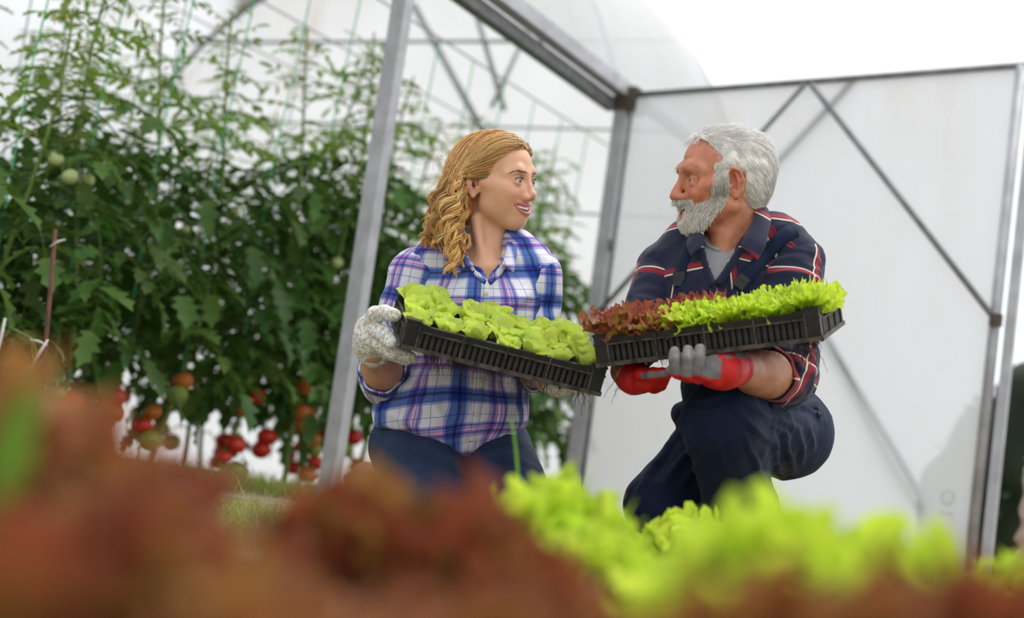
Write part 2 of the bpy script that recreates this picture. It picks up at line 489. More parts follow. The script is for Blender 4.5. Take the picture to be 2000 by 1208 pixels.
def tomato_leaf_mesh(seed, pairs=4, L=0.30, droop=0.5, mats=None):
    rs = random.Random(seed)
    b = MB(); luv = []
    N = 8
    pts = []
    for i in range(N):
        s = i / (N - 1)
        pts.append(np.array([L * s * (1 - 0.12 * s * droop), 0.02 * math.sin(3 * s + seed), L * (0.25 * s - droop * s * s)]))
    pts = np.array(pts)
    b.tube(pts, np.linspace(0.0045, 0.0015, N), 4)
    luv += [(0.0, 0.0)] * len(b.v)
    for k in range(pairs):
        s = 0.28 + 0.6 * k / max(1, pairs - 1)
        i = min(N - 2, int(s * (N - 1)))
        p = pts[i] + (pts[i + 1] - pts[i]) * (s * (N - 1) - i)
        t = pts[i + 1] - pts[i]; t /= np.linalg.norm(t)
        big = k % 2 == 0 or k == pairs - 1
        for sd in (-1, 1):
            d = t * rs.uniform(0.3, 0.7) + np.array([0, sd, 0]) + np.array([0, 0, rs.uniform(-0.5, 0.15)])
            nn = np.array([rs.uniform(-.3, .3), rs.uniform(-.3, .3), 1])
            Ls = L * (rs.uniform(0.26, 0.38) if big else rs.uniform(0.13, 0.20))
            leaflet(b, luv, p + np.array([0, sd * 0.012, 0]), d, nn, Ls, Ls * rs.uniform(0.42, 0.58), rs=rs)
    t = pts[-1] - pts[-2]
    leaflet(b, luv, pts[-1], t / np.linalg.norm(t), (0.2, 0, 1), L * 0.40, L * 0.24, rs=rs)
    return new_mesh('tomato_leaf', b.v, b.f, mats, True, {'luv': np.array(luv, float)})

M['tleaf'] = leaf_mat('tomato_leaf', [(0.0, (0.085, 0.17, 0.025)), (0.5, (0.070, 0.155, 0.028)), (1.0, (0.11, 0.22, 0.045))], transl=0.36, hue_var=0.018, val_var=0.35, spec=0.3)
M['tleaf_top'] = leaf_mat('tomato_leaf_young', [(0.0, (0.22, 0.34, 0.045)), (1.0, (0.17, 0.31, 0.05))], transl=0.45, hue_var=0.02, val_var=0.3)
M['tstem'] = simple('tomato_stem', (0.22, 0.33, 0.08), rough=0.6, noise=0.3, scale=30, bump=0.15)
M['t_red'] = simple('tomato_red', (0.75, 0.035, 0.015), rough=0.25, noise=0.25, scale=12)
M['t_orange'] = simple('tomato_orange', (0.72, 0.20, 0.03), rough=0.28, noise=0.3, scale=12)
M['t_green'] = simple('tomato_green', (0.30, 0.42, 0.07), rough=0.3, noise=0.25, scale=12)
M['t_pale'] = simple('tomato_pale', (0.50, 0.58, 0.24), rough=0.3, noise=0.15, scale=12)
M['calyx'] = simple('tomato_calyx', (0.10, 0.22, 0.04), rough=0.6, noise=0.2)
M['petal'] = simple('tomato_flower', (0.75, 0.52, 0.04), rough=0.6, noise=0.2)
LEAFS = [tomato_leaf_mesh(s, pairs=4 + s % 3, L=0.30, droop=0.35 + 0.16 * (s % 5), mats=M['tleaf']) for s in range(8)]
LEAFT = [tomato_leaf_mesh(20 + s, pairs=3 + s % 2, L=0.22, droop=0.15 + 0.22 * (s % 4), mats=M['tleaf_top']) for s in range(6)]

def sphere_mesh(name, r, sq, m, nu=14, nv=10, rib=0.05):
    v, f = [], []
    for j in range(nv + 1):
        th = math.pi * j / nv
        for i in range(nu):
            ph = 2 * math.pi * i / nu
            rr = r * (1 + rib * math.cos(5 * ph) * math.sin(th)) 
            dip = 1 - 0.18 * math.exp(-(th / 0.35) ** 2)
            v.append((rr * math.sin(th) * math.cos(ph), rr * math.sin(th) * math.sin(ph), r * sq * math.cos(th) * dip))
    for j in range(nv):
        for i in range(nu):
            f.append([j * nu + i, (j + 1) * nu + i, (j + 1) * nu + (i + 1) % nu, j * nu + (i + 1) % nu])
    return new_mesh(name, v, f, m)
TOM = {k: sphere_mesh('tomato', 1.0, 0.86, M['t_' + k]) for k in ('red', 'orange', 'green', 'pale')}
def calyx_mesh():
    b = MB()
    for k in range(5):
        a = 2 * math.pi * k / 5
        c, s = math.cos(a), math.sin(a)
        b.add([(0.08 * -s, 0.08 * c, .80), (0.08 * s, -0.08 * c, .80), (0.45 * c, 0.45 * s, .92), (0.75 * c, 0.75 * s, 0.72)], [[0, 1, 2], [0, 2, 3], [1, 3, 2]])
    b.tube([(0, 0, .72), (0, 0, 1.0), (.1, 0, 1.25)], 0.07, 5)
    return new_mesh('calyx', b.v, b.f, M['calyx'])
CALYX = calyx_mesh()
def flower_mesh():
    b = MB()
    for k in range(5):
        a = 2 * math.pi * k / 5; c, s = math.cos(a), math.sin(a)
        b.add([(0, 0, 0), (.010 * c - .004 * s, .010 * s + .004 * c, .003), (.020 * c, .020 * s, -.003), (.010 * c + .004 * s, .010 * s - .004 * c, .003)], [[0, 3, 2, 1]])
    b.tube([(0, 0, 0), (0, 0, -.012)], [.003, .001], 5)
    return new_mesh('flower', b.v, b.f, M['petal'])
FLOWER = flower_mesh()

def put_fruit(root, p, r, kind, rs):
    m = Matrix.Translation(Vector(p)) @ Euler((rs.uniform(-.5, .5), rs.uniform(-.5, .5), rs.uniform(0, 6))).to_matrix().to_4x4() @ Matrix.Diagonal((r, r, r, 1))
    t = inst('tomato', TOM[kind], root, m)
    inst('calyx', CALYX, t, Matrix.Identity(4))
    return t

def tomato_plant(p, H, seed, label, lean=0.0, dens=1.0, bare=0.45, fruits=True, group='tomato plants in the greenhouse rows', lmax=1.0):
    rs = random.Random(seed)
    root = empty('tomato_plant', (p[0], p[1], p[2]))
    tag(root, label, 'tomato plant', group)
    N = 16
    ph = rs.uniform(0, 6)
    def stem(s):
        return np.array([lean * s * 0.6 + 0.05 * math.sin(5 * s + ph), 0.05 * math.sin(4 * s + ph * 2), H * s]) * np.array([1 if s > 0 else 1, 1, 1])
    off0 = stem(0)
    st = lambda s: stem(s) - off0
    b = MB(); b.tube([st(i / (N - 1)) for i in range(N)], np.linspace(0.011, 0.004, N), 7)
    me = new_mesh('stem', b.v, b.f, M['tstem']); inst('stem', me, root, Matrix.Identity(4))
    z = bare; a = rs.uniform(0, 6.28); k = 0
    while z < H - 0.02:
        s = z / H; q = st(s)
        top = (H - z) < 0.5
        sc = (0.45 + 0.9 * (H - z)) if top else rs.uniform(0.9, 1.25)
        sc = min(sc, 1.2) * lmax
        me = rs.choice(LEAFT if top else LEAFS)
        mm = Matrix.Translation(Vector(q)) @ Euler((rs.uniform(-.35, .35), rs.uniform(-0.5, 0.2) if top else rs.uniform(-.25, .45), a)).to_matrix().to_4x4() @ Matrix.Diagonal((sc, sc, sc, 1))
        inst('leaf', me, root, mm)
        a += 2.4 + rs.uniform(-.4, .4); z += rs.uniform(0.035, 0.06) / dens; k += 1
    for f in range(2):
        q = st(rs.uniform(0.86, 0.97))
        inst('flower', FLOWER, root, Matrix.Translation(Vector(q + np.array([rs.uniform(-.05, .05), -.04, .0]))) @ Matrix.Diagonal((1.3, 1.3, 1.3, 1)))
    if fruits:
        for (zf, kinds) in ((rs.uniform(0.12, 0.22), ['red', 'red', 'orange', 'green']), (rs.uniform(.28, .42), ['orange', 'green', 'green', 'red']), (rs.uniform(.75, 1.05), ['pale', 'pale'])):
            q = st(zf / H); aa = rs.uniform(3.4, 6.0)
            dr = np.array([math.cos(aa), math.sin(aa), 0])
            b = MB(); tp = [q, q + dr * .05 + np.array([0, 0, .01]), q + dr * .09 + np.array([0, 0, -.03]), q + dr * .10 + np.array([0, 0, -.10])]
            b.tube(tp, [.004, .0035, .003, .002], 5)
            me = new_mesh('truss_stalk', b.v, b.f, M['tstem']); inst('truss_stalk', me, root, Matrix.Identity(4))
            nf = rs.choice([2, 3, 3]) if zf < .7 else rs.choice([1, 2, 2])
            for i in range(nf):
                r = rs.uniform(.031, .041) if zf < .7 else rs.uniform(.018, .026)
                put_fruit(root, q + dr * .10 + np.array([rs.uniform(-.035, .035), -0.01 + rs.uniform(-.03, .03), -.02 - .05 * i]), r, rs.choice(kinds), rs)
    return root

rs = random.Random(3)
ORD = ['nearest', 'second', 'third', 'fourth', 'fifth', 'sixth', 'seventh', 'eighth', 'ninth', 'tenth', 'eleventh', 'twelfth', 'thirteenth', 'fourteenth', 'fifteenth', 'sixteenth', 'seventeenth', 'eighteenth']
ROW1 = np.linspace(2.95, -1.22, 14)
for i, t in enumerate(ROW1):
    e = 0.80 + rs.uniform(-.08, .08)
    p = T(t + rs.uniform(-.07, .07), e, 0); p[2] = gz_at(p)
    H = np.interp(t, [-1.5, 0.0, 1.5, 3.0], [1.75, 1.80, 1.66, 1.42]) + rs.uniform(-.10, .14)
    tomato_plant(p, H, 100 + i, 'tall leafy tomato plant, %s from the left in the front row' % ('first' if i == 0 else ORD[i]), lean=rs.uniform(0, .1), dens=1.85, bare=0.42, lmax=1.08)
ROW2 = np.linspace(2.7, -1.1, 10)
for i, t in enumerate(ROW2):
    p = T(t + rs.uniform(-.1, .1), 1.62 + rs.uniform(-.1, .1), 0); p[2] = gz_at(p)
    H = np.interp(t, [-1.5, 0.5, 3.0], [1.62, 1.72, 1.62]) + rs.uniform(-.12, .12)
    tomato_plant(p, H, 300 + i, 'tomato plant of the back row, glimpsed behind the front row, %s from the left' % ('first' if i == 0 else ORD[i]), lean=rs.uniform(0, .1), dens=1.5, bare=0.40, lmax=1.15)
# support twines hanging from the wires
for i, t in enumerate(ROW1):
    p = T(t, 0.78, 0); q = T(t - 0.05, 0.75, 2.08)
    b = MB(); b.tube([(p[0], p[1], 0.35), (p[0], p[1], 1.2), q], 0.0028, 4)
    o = b.out('support_twine', M['twine']); tag(o, 'thin green twine above the front tomato row, %s from the left' % ('first' if i == 0 else ORD[i]), 'twine', 'twines of the front row')
for i, t in enumerate(ROW2[::2]):
    p = T(t, 1.6, 0); q = T(t + 0.1, 1.5, 2.17)
    b = MB(); b.tube([(p[0], p[1], 0.5), (p[0], p[1], 1.2), q], 0.003, 4)
    o = b.out('support_twine', M['wire']); tag(o, 'thin grey string hanging over the back tomato row, %s from the left' % ('first' if i == 0 else ORD[i]), 'twine', 'strings of the back row')
# ================================================================== implicit modelling for bodies and clothes
def _rc(P, a, b, ra, rb):
    """distance to a round cone from a (radius ra) to b (radius rb)"""
    a = np.asarray(a, np.float32); b = np.asarray(b, np.float32)
    ba = b - a; l2 = float(ba @ ba) + 1e-12
    pa = P - a
    h = np.clip((pa @ ba) / l2, 0, 1)
    d = pa - h[..., None] * ba
    return np.sqrt((d * d).sum(-1)) - (ra + (rb - ra) * h)

def _el(P, c, r, R=None):
    q = P - np.asarray(c, np.float32)
    if R is not None: q = q @ np.asarray(R, np.float32)
    r = np.asarray(r, np.float32)
    k0 = np.sqrt(((q / r) ** 2).sum(-1)); k1 = np.sqrt(((q / (r * r)) ** 2).sum(-1)) + 1e-9
    return k0 * (k0 - 1.0) / k1

def _bx(P, c, r, R=None, rd=0.0):
    q = P - np.asarray(c, np.float32)
    if R is not None: q = q @ np.asarray(R, np.float32)
    q = np.abs(q) - (np.asarray(r, np.float32) - rd)
    return np.sqrt((np.maximum(q, 0) ** 2).sum(-1)) + np.minimum(q.max(-1), 0) - rd

class SDF:
    """ordered list of blended primitives"""
    def __init__(s, k=0.02): s.ops, s.k = [], k
    def _push(s, fn, lo, hi, k, mode):
        s.ops.append((fn, np.asarray(lo, float), np.asarray(hi, float), s.k if k is None else k, mode)); return s
    def cone(s, a, b, ra, rb=None, k=None, mode='u'):
        rb = ra if rb is None else rb
        a, b = np.asarray(a, float), np.asarray(b, float); r = max(ra, rb)
        return s._push(lambda P: _rc(P, a, b, ra, rb), np.minimum(a, b) - r, np.maximum(a, b) + r, k, mode)
    def chain(s, pts, rs_, k=None, mode='u'):
        for i in range(len(pts) - 1): s.cone(pts[i], pts[i + 1], rs_[i], rs_[i + 1], k, mode)
        return s
    def ell(s, c, r, R=None, k=None, mode='u'):
        c = np.asarray(c, float); m = max(r)
        return s._push(lambda P: _el(P, c, r, R), c - m, c + m, k, mode)
    def box(s, c, r, R=None, rd=0.0, k=None, mode='u'):
        c = np.asarray(c, float); m = float(np.linalg.norm(r))
        return s._push(lambda P: _bx(P, c, r, R, rd), c - m, c + m, k, mode)
    def fn(s, f, lo, hi, k=None, mode='u'): return s._push(f, lo, hi, k, mode)
    @staticmethod
    def blend(d, e, k, mode):
        if mode == 'u':
            if k <= 0: return np.minimum(d, e)
            h = np.clip(0.5 + 0.5 * (d - e) / k, 0, 1); return d + (e - d) * h - k * h * (1 - h)
        if mode == 's':
            if k <= 0: return np.maximum(d, -e)
            h = np.clip(0.5 - 0.5 * (d + e) / k, 0, 1); return d + (-e - d) * h + k * h * (1 - h)
        if k <= 0: return np.maximum(d, e)
        h = np.clip(0.5 - 0.5 * (e - d) / k, 0, 1); return e + (d - e) * h * 1.0 + k * h * (1 - h)
    def at(s, P):
        P = np.asarray(P, np.float32); d = np.full(P.shape[:-1], 1.0, np.float32)
        for fn, lo, hi, k, mode in s.ops: d = s.blend(d, fn(P), k, mode)
        return d
    def grad(s, P, e=0.002):
        g = np.stack([s.at(P + np.eye(3)[i] * e) - s.at(P - np.eye(3)[i] * e) for i in range(3)], -1)
        return g / (np.linalg.norm(g, axis=-1, keepdims=True) + 1e-9)
    def mesh(s, h, lo=None, hi=None):
        us = [o for o in s.ops if o[4] == 'u']
        if lo is None: lo = np.min([o[1] for o in us], 0) - 3 * h
        if hi is None: hi = np.max([o[2] for o in us], 0) + 3 * h
        n = np.ceil((hi - lo) / h).astype(int) + 1
        ax = [lo[i] + h * np.arange(n[i]) for i in range(3)]
        F = np.full(n, 1.0, np.float32)
        for fn, l, u, k, mode in s.ops:
            m = k + 3 * h
            i0 = [max(0, int(np.searchsorted(ax[i], l[i] - m))) for i in range(3)]
            i1 = [min(n[i], int(np.searchsorted(ax[i], u[i] + m)) + 1) for i in range(3)]
            if any(i1[i] <= i0[i] for i in range(3)): continue
            g = np.stack(np.meshgrid(*[ax[i][i0[i]:i1[i]].astype(np.float32) for i in range(3)], indexing='ij'), -1)
            sl = tuple(slice(i0[i], i1[i]) for i in range(3))
            F[sl] = s.blend(F[sl], fn(g), k, mode)
        return surface_nets(F, lo, h)

def surface_nets(F, lo, h):
    S = F < 0
    n = np.array(F.shape)
    C = [(a, b, c) for a in (0, 1) for b in (0, 1) for c in (0, 1)]
    def sh(A, o): return A[o[0]:n[0] - 1 + o[0], o[1]:n[1] - 1 + o[1], o[2]:n[2] - 1 + o[2]]
    cnt = sum(sh(S, o).astype(np.int8) for o in C)
    act = (cnt > 0) & (cnt < 8)
    idx = np.argwhere(act)
    vals = np.stack([F[idx[:, 0] + o[0], idx[:, 1] + o[1], idx[:, 2] + o[2]] for o in C], 1)
    acc = np.zeros((len(idx), 3)); num = np.zeros(len(idx))
    for i in range(8):
        for j in range(i + 1, 8):
            dlt = np.array(C[j]) - np.array(C[i])
            if np.abs(dlt).sum() != 1: continue
            a, b = vals[:, i], vals[:, j]
            cr = (a < 0) != (b < 0)
            t = np.where(cr, a / np.where(cr, a - b, 1), 0)
            acc += cr[:, None] * (np.array(C[i]) + t[:, None] * dlt); num += cr
    V = lo + h * (idx + acc / num[:, None])
    vid = np.full(act.shape, -1, np.int64); vid[act] = np.arange(len(idx))
    quads = []
    for axn in range(3):
        o = [0, 0, 0]; o[axn] = 1
        A = S[tuple(slice(0, n[i] - 1) for i in range(3))]
        B = S[tuple(slice(o[i], n[i] - 1 + o[i]) for i in range(3))]
        ch = np.argwhere(A != B)
        u, v = (axn + 1) % 3, (axn + 2) % 3
        ch = ch[(ch[:, u] > 0) & (ch[:, v] > 0)]
        ins = S[ch[:, 0], ch[:, 1], ch[:, 2]]
        eu = np.zeros(3, int); eu[u] = 1; ev_ = np.zeros(3, int); ev_[v] = 1
        q = [vid[tuple((ch - a * eu - b * ev_).T)] for a, b in ((0, 0), (1, 0), (1, 1), (0, 1))]
        q = np.stack(q, 1)
        q[~ins] = q[~ins][:, ::-1]
        quads.append(q)
    Q = np.concatenate(quads); Q = Q[(Q >= 0).all(1)]
    return V, Q

def vnormals(V, Q):
    a = V[Q[:, 2]] - V[Q[:, 0]]; b = V[Q[:, 3]] - V[Q[:, 1]]
    fn = np.cross(a, b); N = np.zeros_like(V)
    for i in range(4): np.add.at(N, Q[:, i], fn)
    return N / (np.linalg.norm(N, axis=1)[:, None] + 1e-12)

def smooth(V, Q, it=1, lam=0.5):
    E = np.concatenate([Q[:, [0, 1]], Q[:, [1, 2]], Q[:, [2, 3]], Q[:, [3, 0]]])
    deg = np.bincount(E.ravel(), minlength=len(V)).astype(float)
    for _ in range(it):
        S = np.zeros_like(V)
        np.add.at(S, E[:, 0], V[E[:, 1]]); np.add.at(S, E[:, 1], V[E[:, 0]])
        V = V + lam * (S / np.maximum(deg, 1)[:, None] - V)
    return V

_ng = np.random.RandomState(11).rand(32, 32, 32).astype(np.float32)
def vnoise(P):
    """smooth value noise in -1..1"""
    P = np.asarray(P, float); i = np.floor(P).astype(int); f = P - i; f = f * f * (3 - 2 * f)
    r = 0
    for a in (0, 1):
        for b in (0, 1):
            for c in (0, 1):
                w = (f[..., 0] if a else 1 - f[..., 0]) * (f[..., 1] if b else 1 - f[..., 1]) * (f[..., 2] if c else 1 - f[..., 2])
                r = r + w * _ng[(i[..., 0] + a) % 32, (i[..., 1] + b) % 32, (i[..., 2] + c) % 32]
    return r * 2 - 1

def rotm(ax, deg):
    return np.array(Matrix.Rotation(math.radians(deg), 3, ax))

class Frame:
    """head frame: local x forward, y to the person's camera-side, z up, in camera space"""
    def __init__(s, origin, fwd, side, up, scale): s.o, s.R, s.s = np.asarray(origin, float), np.stack([fwd, side, up], 1), scale
    def __call__(s, p): return s.o + s.s * (np.asarray(p, float) @ s.R.T)
    def inv(s, P): return ((np.asarray(P) - s.o) @ s.R) / s.s

# ------------------------------------------------------------------ a human head (local metres: x forward, y lateral, z up; eyes at z = 0)
def head_sdf(kind):
    S = SDF(0.02); f = kind == 'f'
    S.ell((-.012, 0, .032), (.096, .072, .078))
    S.ell((.033, 0, .043), (.054, .058, .052), k=.03)
    S.ell((.026, 0, -.035), (.054, .054, .072), k=.03) if f else S.ell((.028, 0, -.035), (.060, .056, .072), k=.03)
    # jaw and chin
    if f:
        S.ell((.058, 0, -.094), (.021, .021, .018), k=.022)
        for s in (-1, 1):
            S.cone((.052, s * .014, -.092), (.004, s * .046, -.058), .017, .017, k=.025)
            S.ell((.055, s * .039, -.028), (.027, .022, .020), k=.022)
            S.cone((.055, s * .050, -.012), (.005, s * .062, -.004), .012, .012, k=.025)
            S.ell((.034, s * .043, -.046), (.036, .019, .032), k=.025)
    else:
        S.ell((.067, 0, -.092), (.024, .026, .022), k=.022)
        for s in (-1, 1):
            S.cone((.068, s * .016, -.092), (.002, s * .056, -.060), .019, .020, k=.025)
            S.ell((.066, s * .034, -.032), (.024, .024, .022), k=.016)
            S.cone((.058, s * .052, -.014), (.005, s * .066, -.006), .013, .013, k=.02)
    # mouth mound
    S.ell((.066, 0, -.066), (.024, .031, .022), k=.02) if f else S.ell((.079, 0, -.068), (.020, .030, .022), k=.02)
    # brow
    for s in (-1, 1):
        S.chain([(.083 if f else .088, s * .010, .020), (.081 if f else .085, s * .030, .024), (.064, s * .050, .016)], [.009, .009, .009] if f else [.014, .014, .012], k=.016)
    # eye sockets
    for s in (-1, 1):
        S.ell((.100, s * .033, .001), (.015, .018, .010), k=.012, mode='s')
    # nose
    if f:
        S.cone((.087, 0, .012), (.1015, 0, -.030), .0065, .0085, k=.014)
        S.ell((.1020, 0, -.0335), (.0098, .0100, .0088), k=.008)
        for s in (-1, 1): S.ell((.094, s * .0125, -.0405), (.0105, .0075, .0075), k=.006)
    else:
        S.cone((.090, 0, .012), (.110, 0, -.026), .0085, .0110, k=.014)
        S.ell((.113, 0, -.038), (.014, .014, .0125), k=.008)
        for s in (-1, 1): S.ell((.100, s * .0155, -.042), (.013, .0095, .0095), k=.006)
    for s in (-1, 1): S.ell((.079, s * .015, -.024), (.013, .012, .019), k=.012)
    # lids: a shell round each eyeball, split by an almond gap
    for s in (-1, 1):
        e = np.array((.0765, s * .0325, -.001 if f else -.004))
        S.ell(e, (.0140, .0150, .0140), k=.004)
        gap = .0031 if f else .0014
        yaw = rotm('Z', s * 14)
        S.ell(e + np.array((.012, s * .0015, -.0005)), (.012, .0125, gap), R=yaw, k=.0015, mode='s')
        if not f: S.ell(e + np.array((.0085, s * .0030, -.0105)), (.004, .011, .003), k=.006)          # pouch under the eye
    # nostrils
    for s in (-1, 1): S.ell((.0985 if f else .1035, s * .0065, -.0460 if f else -.0470), (.0045, .0030, .0035), k=.003, mode='s')
    # lips, laid on the face surface found so far
    def sx(y, z):
        xs = np.linspace(.125, .03, 200); P = np.stack([xs, xs * 0 + y, xs * 0 + z], 1)
        d = S.at(P); i = int(np.argmax(d < 0)); return float(xs[i])
    if f:
        up = [(0, -.0575), (.009, -.0572), (.018, -.0565), (.027, -.0553), (.0365, -.0535)]
        lw = [(0, -.0785), (.009, -.0773), (.018, -.0735), (.027, -.0655), (.0360, -.0550)]
        U_ = [np.array((sx(y, z) - .0006, y, z)) for y, z in up]; L_ = [np.array((sx(y, z) - .0006, y, z)) for y, z in lw]
        S.lips = (U_, L_)
        mir = np.array([1, -1, 1])
        MS = [np.array((sx(y, z) + .0, y, z)) for y, z in ((0, -.0675), (.009, -.0668), (.018, -.0645), (.027, -.0602), (.0350, -.0545))]
        S.mid = MS
        for s in (1, -1):
            g = mir if s < 0 else np.ones(3)
            S.chain([q * g for q in U_], [.0038, .0036, .0033, .0026, .0016], k=.004)
            S.chain([q * g for q in L_], [.0044, .0042, .0037, .0028, .0016], k=.004)
            S.chain([q * g for q in MS], [.0062, .0060, .0052, .0034, .0012], k=.0012, mode='s')
            S.chain([(q + np.array((-.010, 0, 0))) * g for q in MS], [.0060, .0058, .0050, .0034, .0012], k=.0012, mode='s')
    else:
        for s in (-1, 1):
            S.chain([(.0985, 0, -.0635), (.0940, s * .012, -.0645), (.0840, s * .022, -.0660)], [.0040, .0038, .0020], k=.004)
            S.chain([(.0970, 0, -.0765), (.0920, s * .011, -.0755), (.0840, s * .021, -.0670)], [.0058, .0050, .0020], k=.004)
            # crow's feet and brow furrows
            S.chain([(.074, s * .0470, -.006), (.052, s * .060, -.020)], [.0010, .0010], k=.004, mode='s')
            S.chain([(.076, s * .0460, -.011), (.056, s * .059, -.029)], [.0010, .0010], k=.004, mode='s')
            S.chain([(.072, s * .0480, -.001), (.050, s * .062, -.008)], [.0010, .0010], k=.004, mode='s')
            S.chain([(.089, s * .0250, -.015), (.076, s * .0430, -.019)], [.0010, .0010], k=.004, mode='s')
        S.ell((.097, 0, -.0700), (.020, .0170, .0022), k=.0015, mode='s')
        for z_, w_ in ((.046, .03), (.057, .034), (.068, .03)):
            S.chain([(.088 if z_ < .06 else .083, -w_, z_), (.0965 - (z_ - .046) * .25, 0, z_ + .002), (.088 if z_ < .06 else .083, w_, z_)], [.0008, .001, .0008], k=.004, mode='s')
    # ears
    for s in (-1, 1):
        o = np.array((-.016, s * .071, -.010)) if f else np.array((-.004, s * .072, -.012)); t = rotm('Y', 12) @ rotm('Z', s * (-24 if f else -14))
        q = lambda a, b, c: o + t @ np.array((a, s * b, c))
        hh = 1.0 if f else 1.2
        S.ell(q(0, .004, 0), (.017 * hh, .0055, .028 * hh), R=t, k=.008)
        rim = [q(.014 * hh, .006, .004), q(.012 * hh, .008, .020 * hh), q(.0, .010, .029 * hh), q(-.013 * hh, .011, .020 * hh), q(-.016 * hh, .010, .002), q(-.010 * hh, .008, -.016 * hh), q(.002, .006, -.026 * hh)]
        S.ell(q(.001, .0085, .005), (.0100 * hh, .0095, .017 * hh), R=t, k=.004, mode='s')
        S.chain(rim, [.0036, .0036, .0036, .0038, .0036, .0034, .0060], k=.003)
        S.chain([q(-.006, .006, .016 * hh), q(-.009, .008, .002), q(-.004, .007, -.012)], [.003, .0035, .003], k=.004)
        S.ell(q(.008, .006, -.006), (.004, .004, .006), k=.003)
    return S

EYE_L = [(.0765, .0325, -.001), (.0765, -.0325, -.001)]

def hair_tubes(paths, radii, n=3):
    """many tapered strands in one mesh; paths (k, m, 3), radii (k, m)"""
    P = np.asarray(paths, float); K, m, _ = P.shape
    t = np.gradient(P, axis=1); t /= np.linalg.norm(t, axis=2, keepdims=True) + 1e-12
    ref = np.array([0.3, 0.2, 0.93])
    x = np.cross(t, ref); x /= np.linalg.norm(x, axis=2, keepdims=True) + 1e-9
    y = np.cross(t, x)
    R = np.asarray(radii, float)[..., None]
    ring = [P + R * (math.cos(2 * math.pi * k / n) * x + math.sin(2 * math.pi * k / n) * y) for k in range(n)]
    V = np.stack(ring, 2).reshape(-1, 3)
    base = (np.arange(K)[:, None] * m + np.arange(m - 1)[None]).reshape(-1) * n
    fs = []
    for k in range(n):
        k2 = (k + 1) % n
        fs.append(np.stack([base + k, base + k2, base + n + k2, base + n + k], 1))
    return V, np.concatenate(fs)
# ================================================================== materials of people
def skin_mat(name, rough=0.42, mottle=0.10, bump=0.12):
    m, nt, out = mat(name)
    at = node(nt, 'ShaderNodeAttribute', attribute_name='col')
    tc = node(nt, 'ShaderNodeTexCoord')
    nz = node(nt, 'ShaderNodeTexNoise', i_Scale=55.0, i_Detail=5.0)
    n2 = node(nt, 'ShaderNodeTexNoise', i_Scale=420.0, i_Detail=3.0)
    for n_ in (nz, n2): nt.links.new(tc.outputs['Object'], n_.inputs['Vector'])
    rp = ramp(nt, [(0.35, (1 - mottle, 1 - mottle * 1.6, 1 - mottle * 1.6)), (0.65, (1, 1, 1))])
    nt.links.new(nz.outputs['Fac'], rp.inputs['Fac'])
    mx = node(nt, 'ShaderNodeMix', data_type='RGBA', blend_type='MULTIPLY', i_0=1.0)
    nt.links.new(at.outputs['Color'], mx.inputs[6]); nt.links.new(rp.outputs[0], mx.inputs[7])
    b = node(nt, 'ShaderNodeBsdfPrincipled', i_Roughness=rough)
    b.inputs['Specular IOR Level'].default_value = 0.4
    b.inputs['Subsurface Weight'].default_value = 0.18
    b.inputs['Subsurface Radius'].default_value = (1.0, 0.35, 0.2)
    b.inputs['Subsurface Scale'].default_value = 0.008
    bp = node(nt, 'ShaderNodeBump', i_Strength=bump, i_Distance=0.002)
    nt.links.new(n2.outputs['Fac'], bp.inputs['Height']); nt.links.new(bp.outputs[0], b.inputs['Normal'])
    nt.links.new(mx.outputs[2], b.inputs['Base Color'])
    nt.links.new(b.outputs[0], out.inputs['Surface'])
    return m

def col_mat(name, rough=0.5, spec=0.4, noise=0.0, scale=60, bump=0.0):
    """colour straight from the 'col' attribute"""
    m, nt, out = mat(name)
    at = node(nt, 'ShaderNodeAttribute', attribute_name='col')
    b = node(nt, 'ShaderNodeBsdfPrincipled', i_Roughness=rough)
    b.inputs['Specular IOR Level'].default_value = spec
    tc = node(nt, 'ShaderNodeTexCoord'); nz = node(nt, 'ShaderNodeTexNoise', i_Scale=scale, i_Detail=5.0)
    nt.links.new(tc.outputs['Object'], nz.inputs['Vector'])
    rp = ramp(nt, [(0.35, (1 - noise,) * 3), (0.65, (1, 1, 1))]); nt.links.new(nz.outputs['Fac'], rp.inputs['Fac'])
    mx = node(nt, 'ShaderNodeMix', data_type='RGBA', blend_type='MULTIPLY', i_0=1.0)
    nt.links.new(at.outputs['Color'], mx.inputs[6]); nt.links.new(rp.outputs[0], mx.inputs[7])
    nt.links.new(mx.outputs[2], b.inputs['Base Color'])
    if bump:
        bp = node(nt, 'ShaderNodeBump', i_Strength=bump, i_Distance=0.004)
        nt.links.new(nz.outputs['Fac'], bp.inputs['Height']); nt.links.new(bp.outputs[0], b.inputs['Normal'])
    nt.links.new(b.outputs[0], out.inputs['Surface'])
    return m

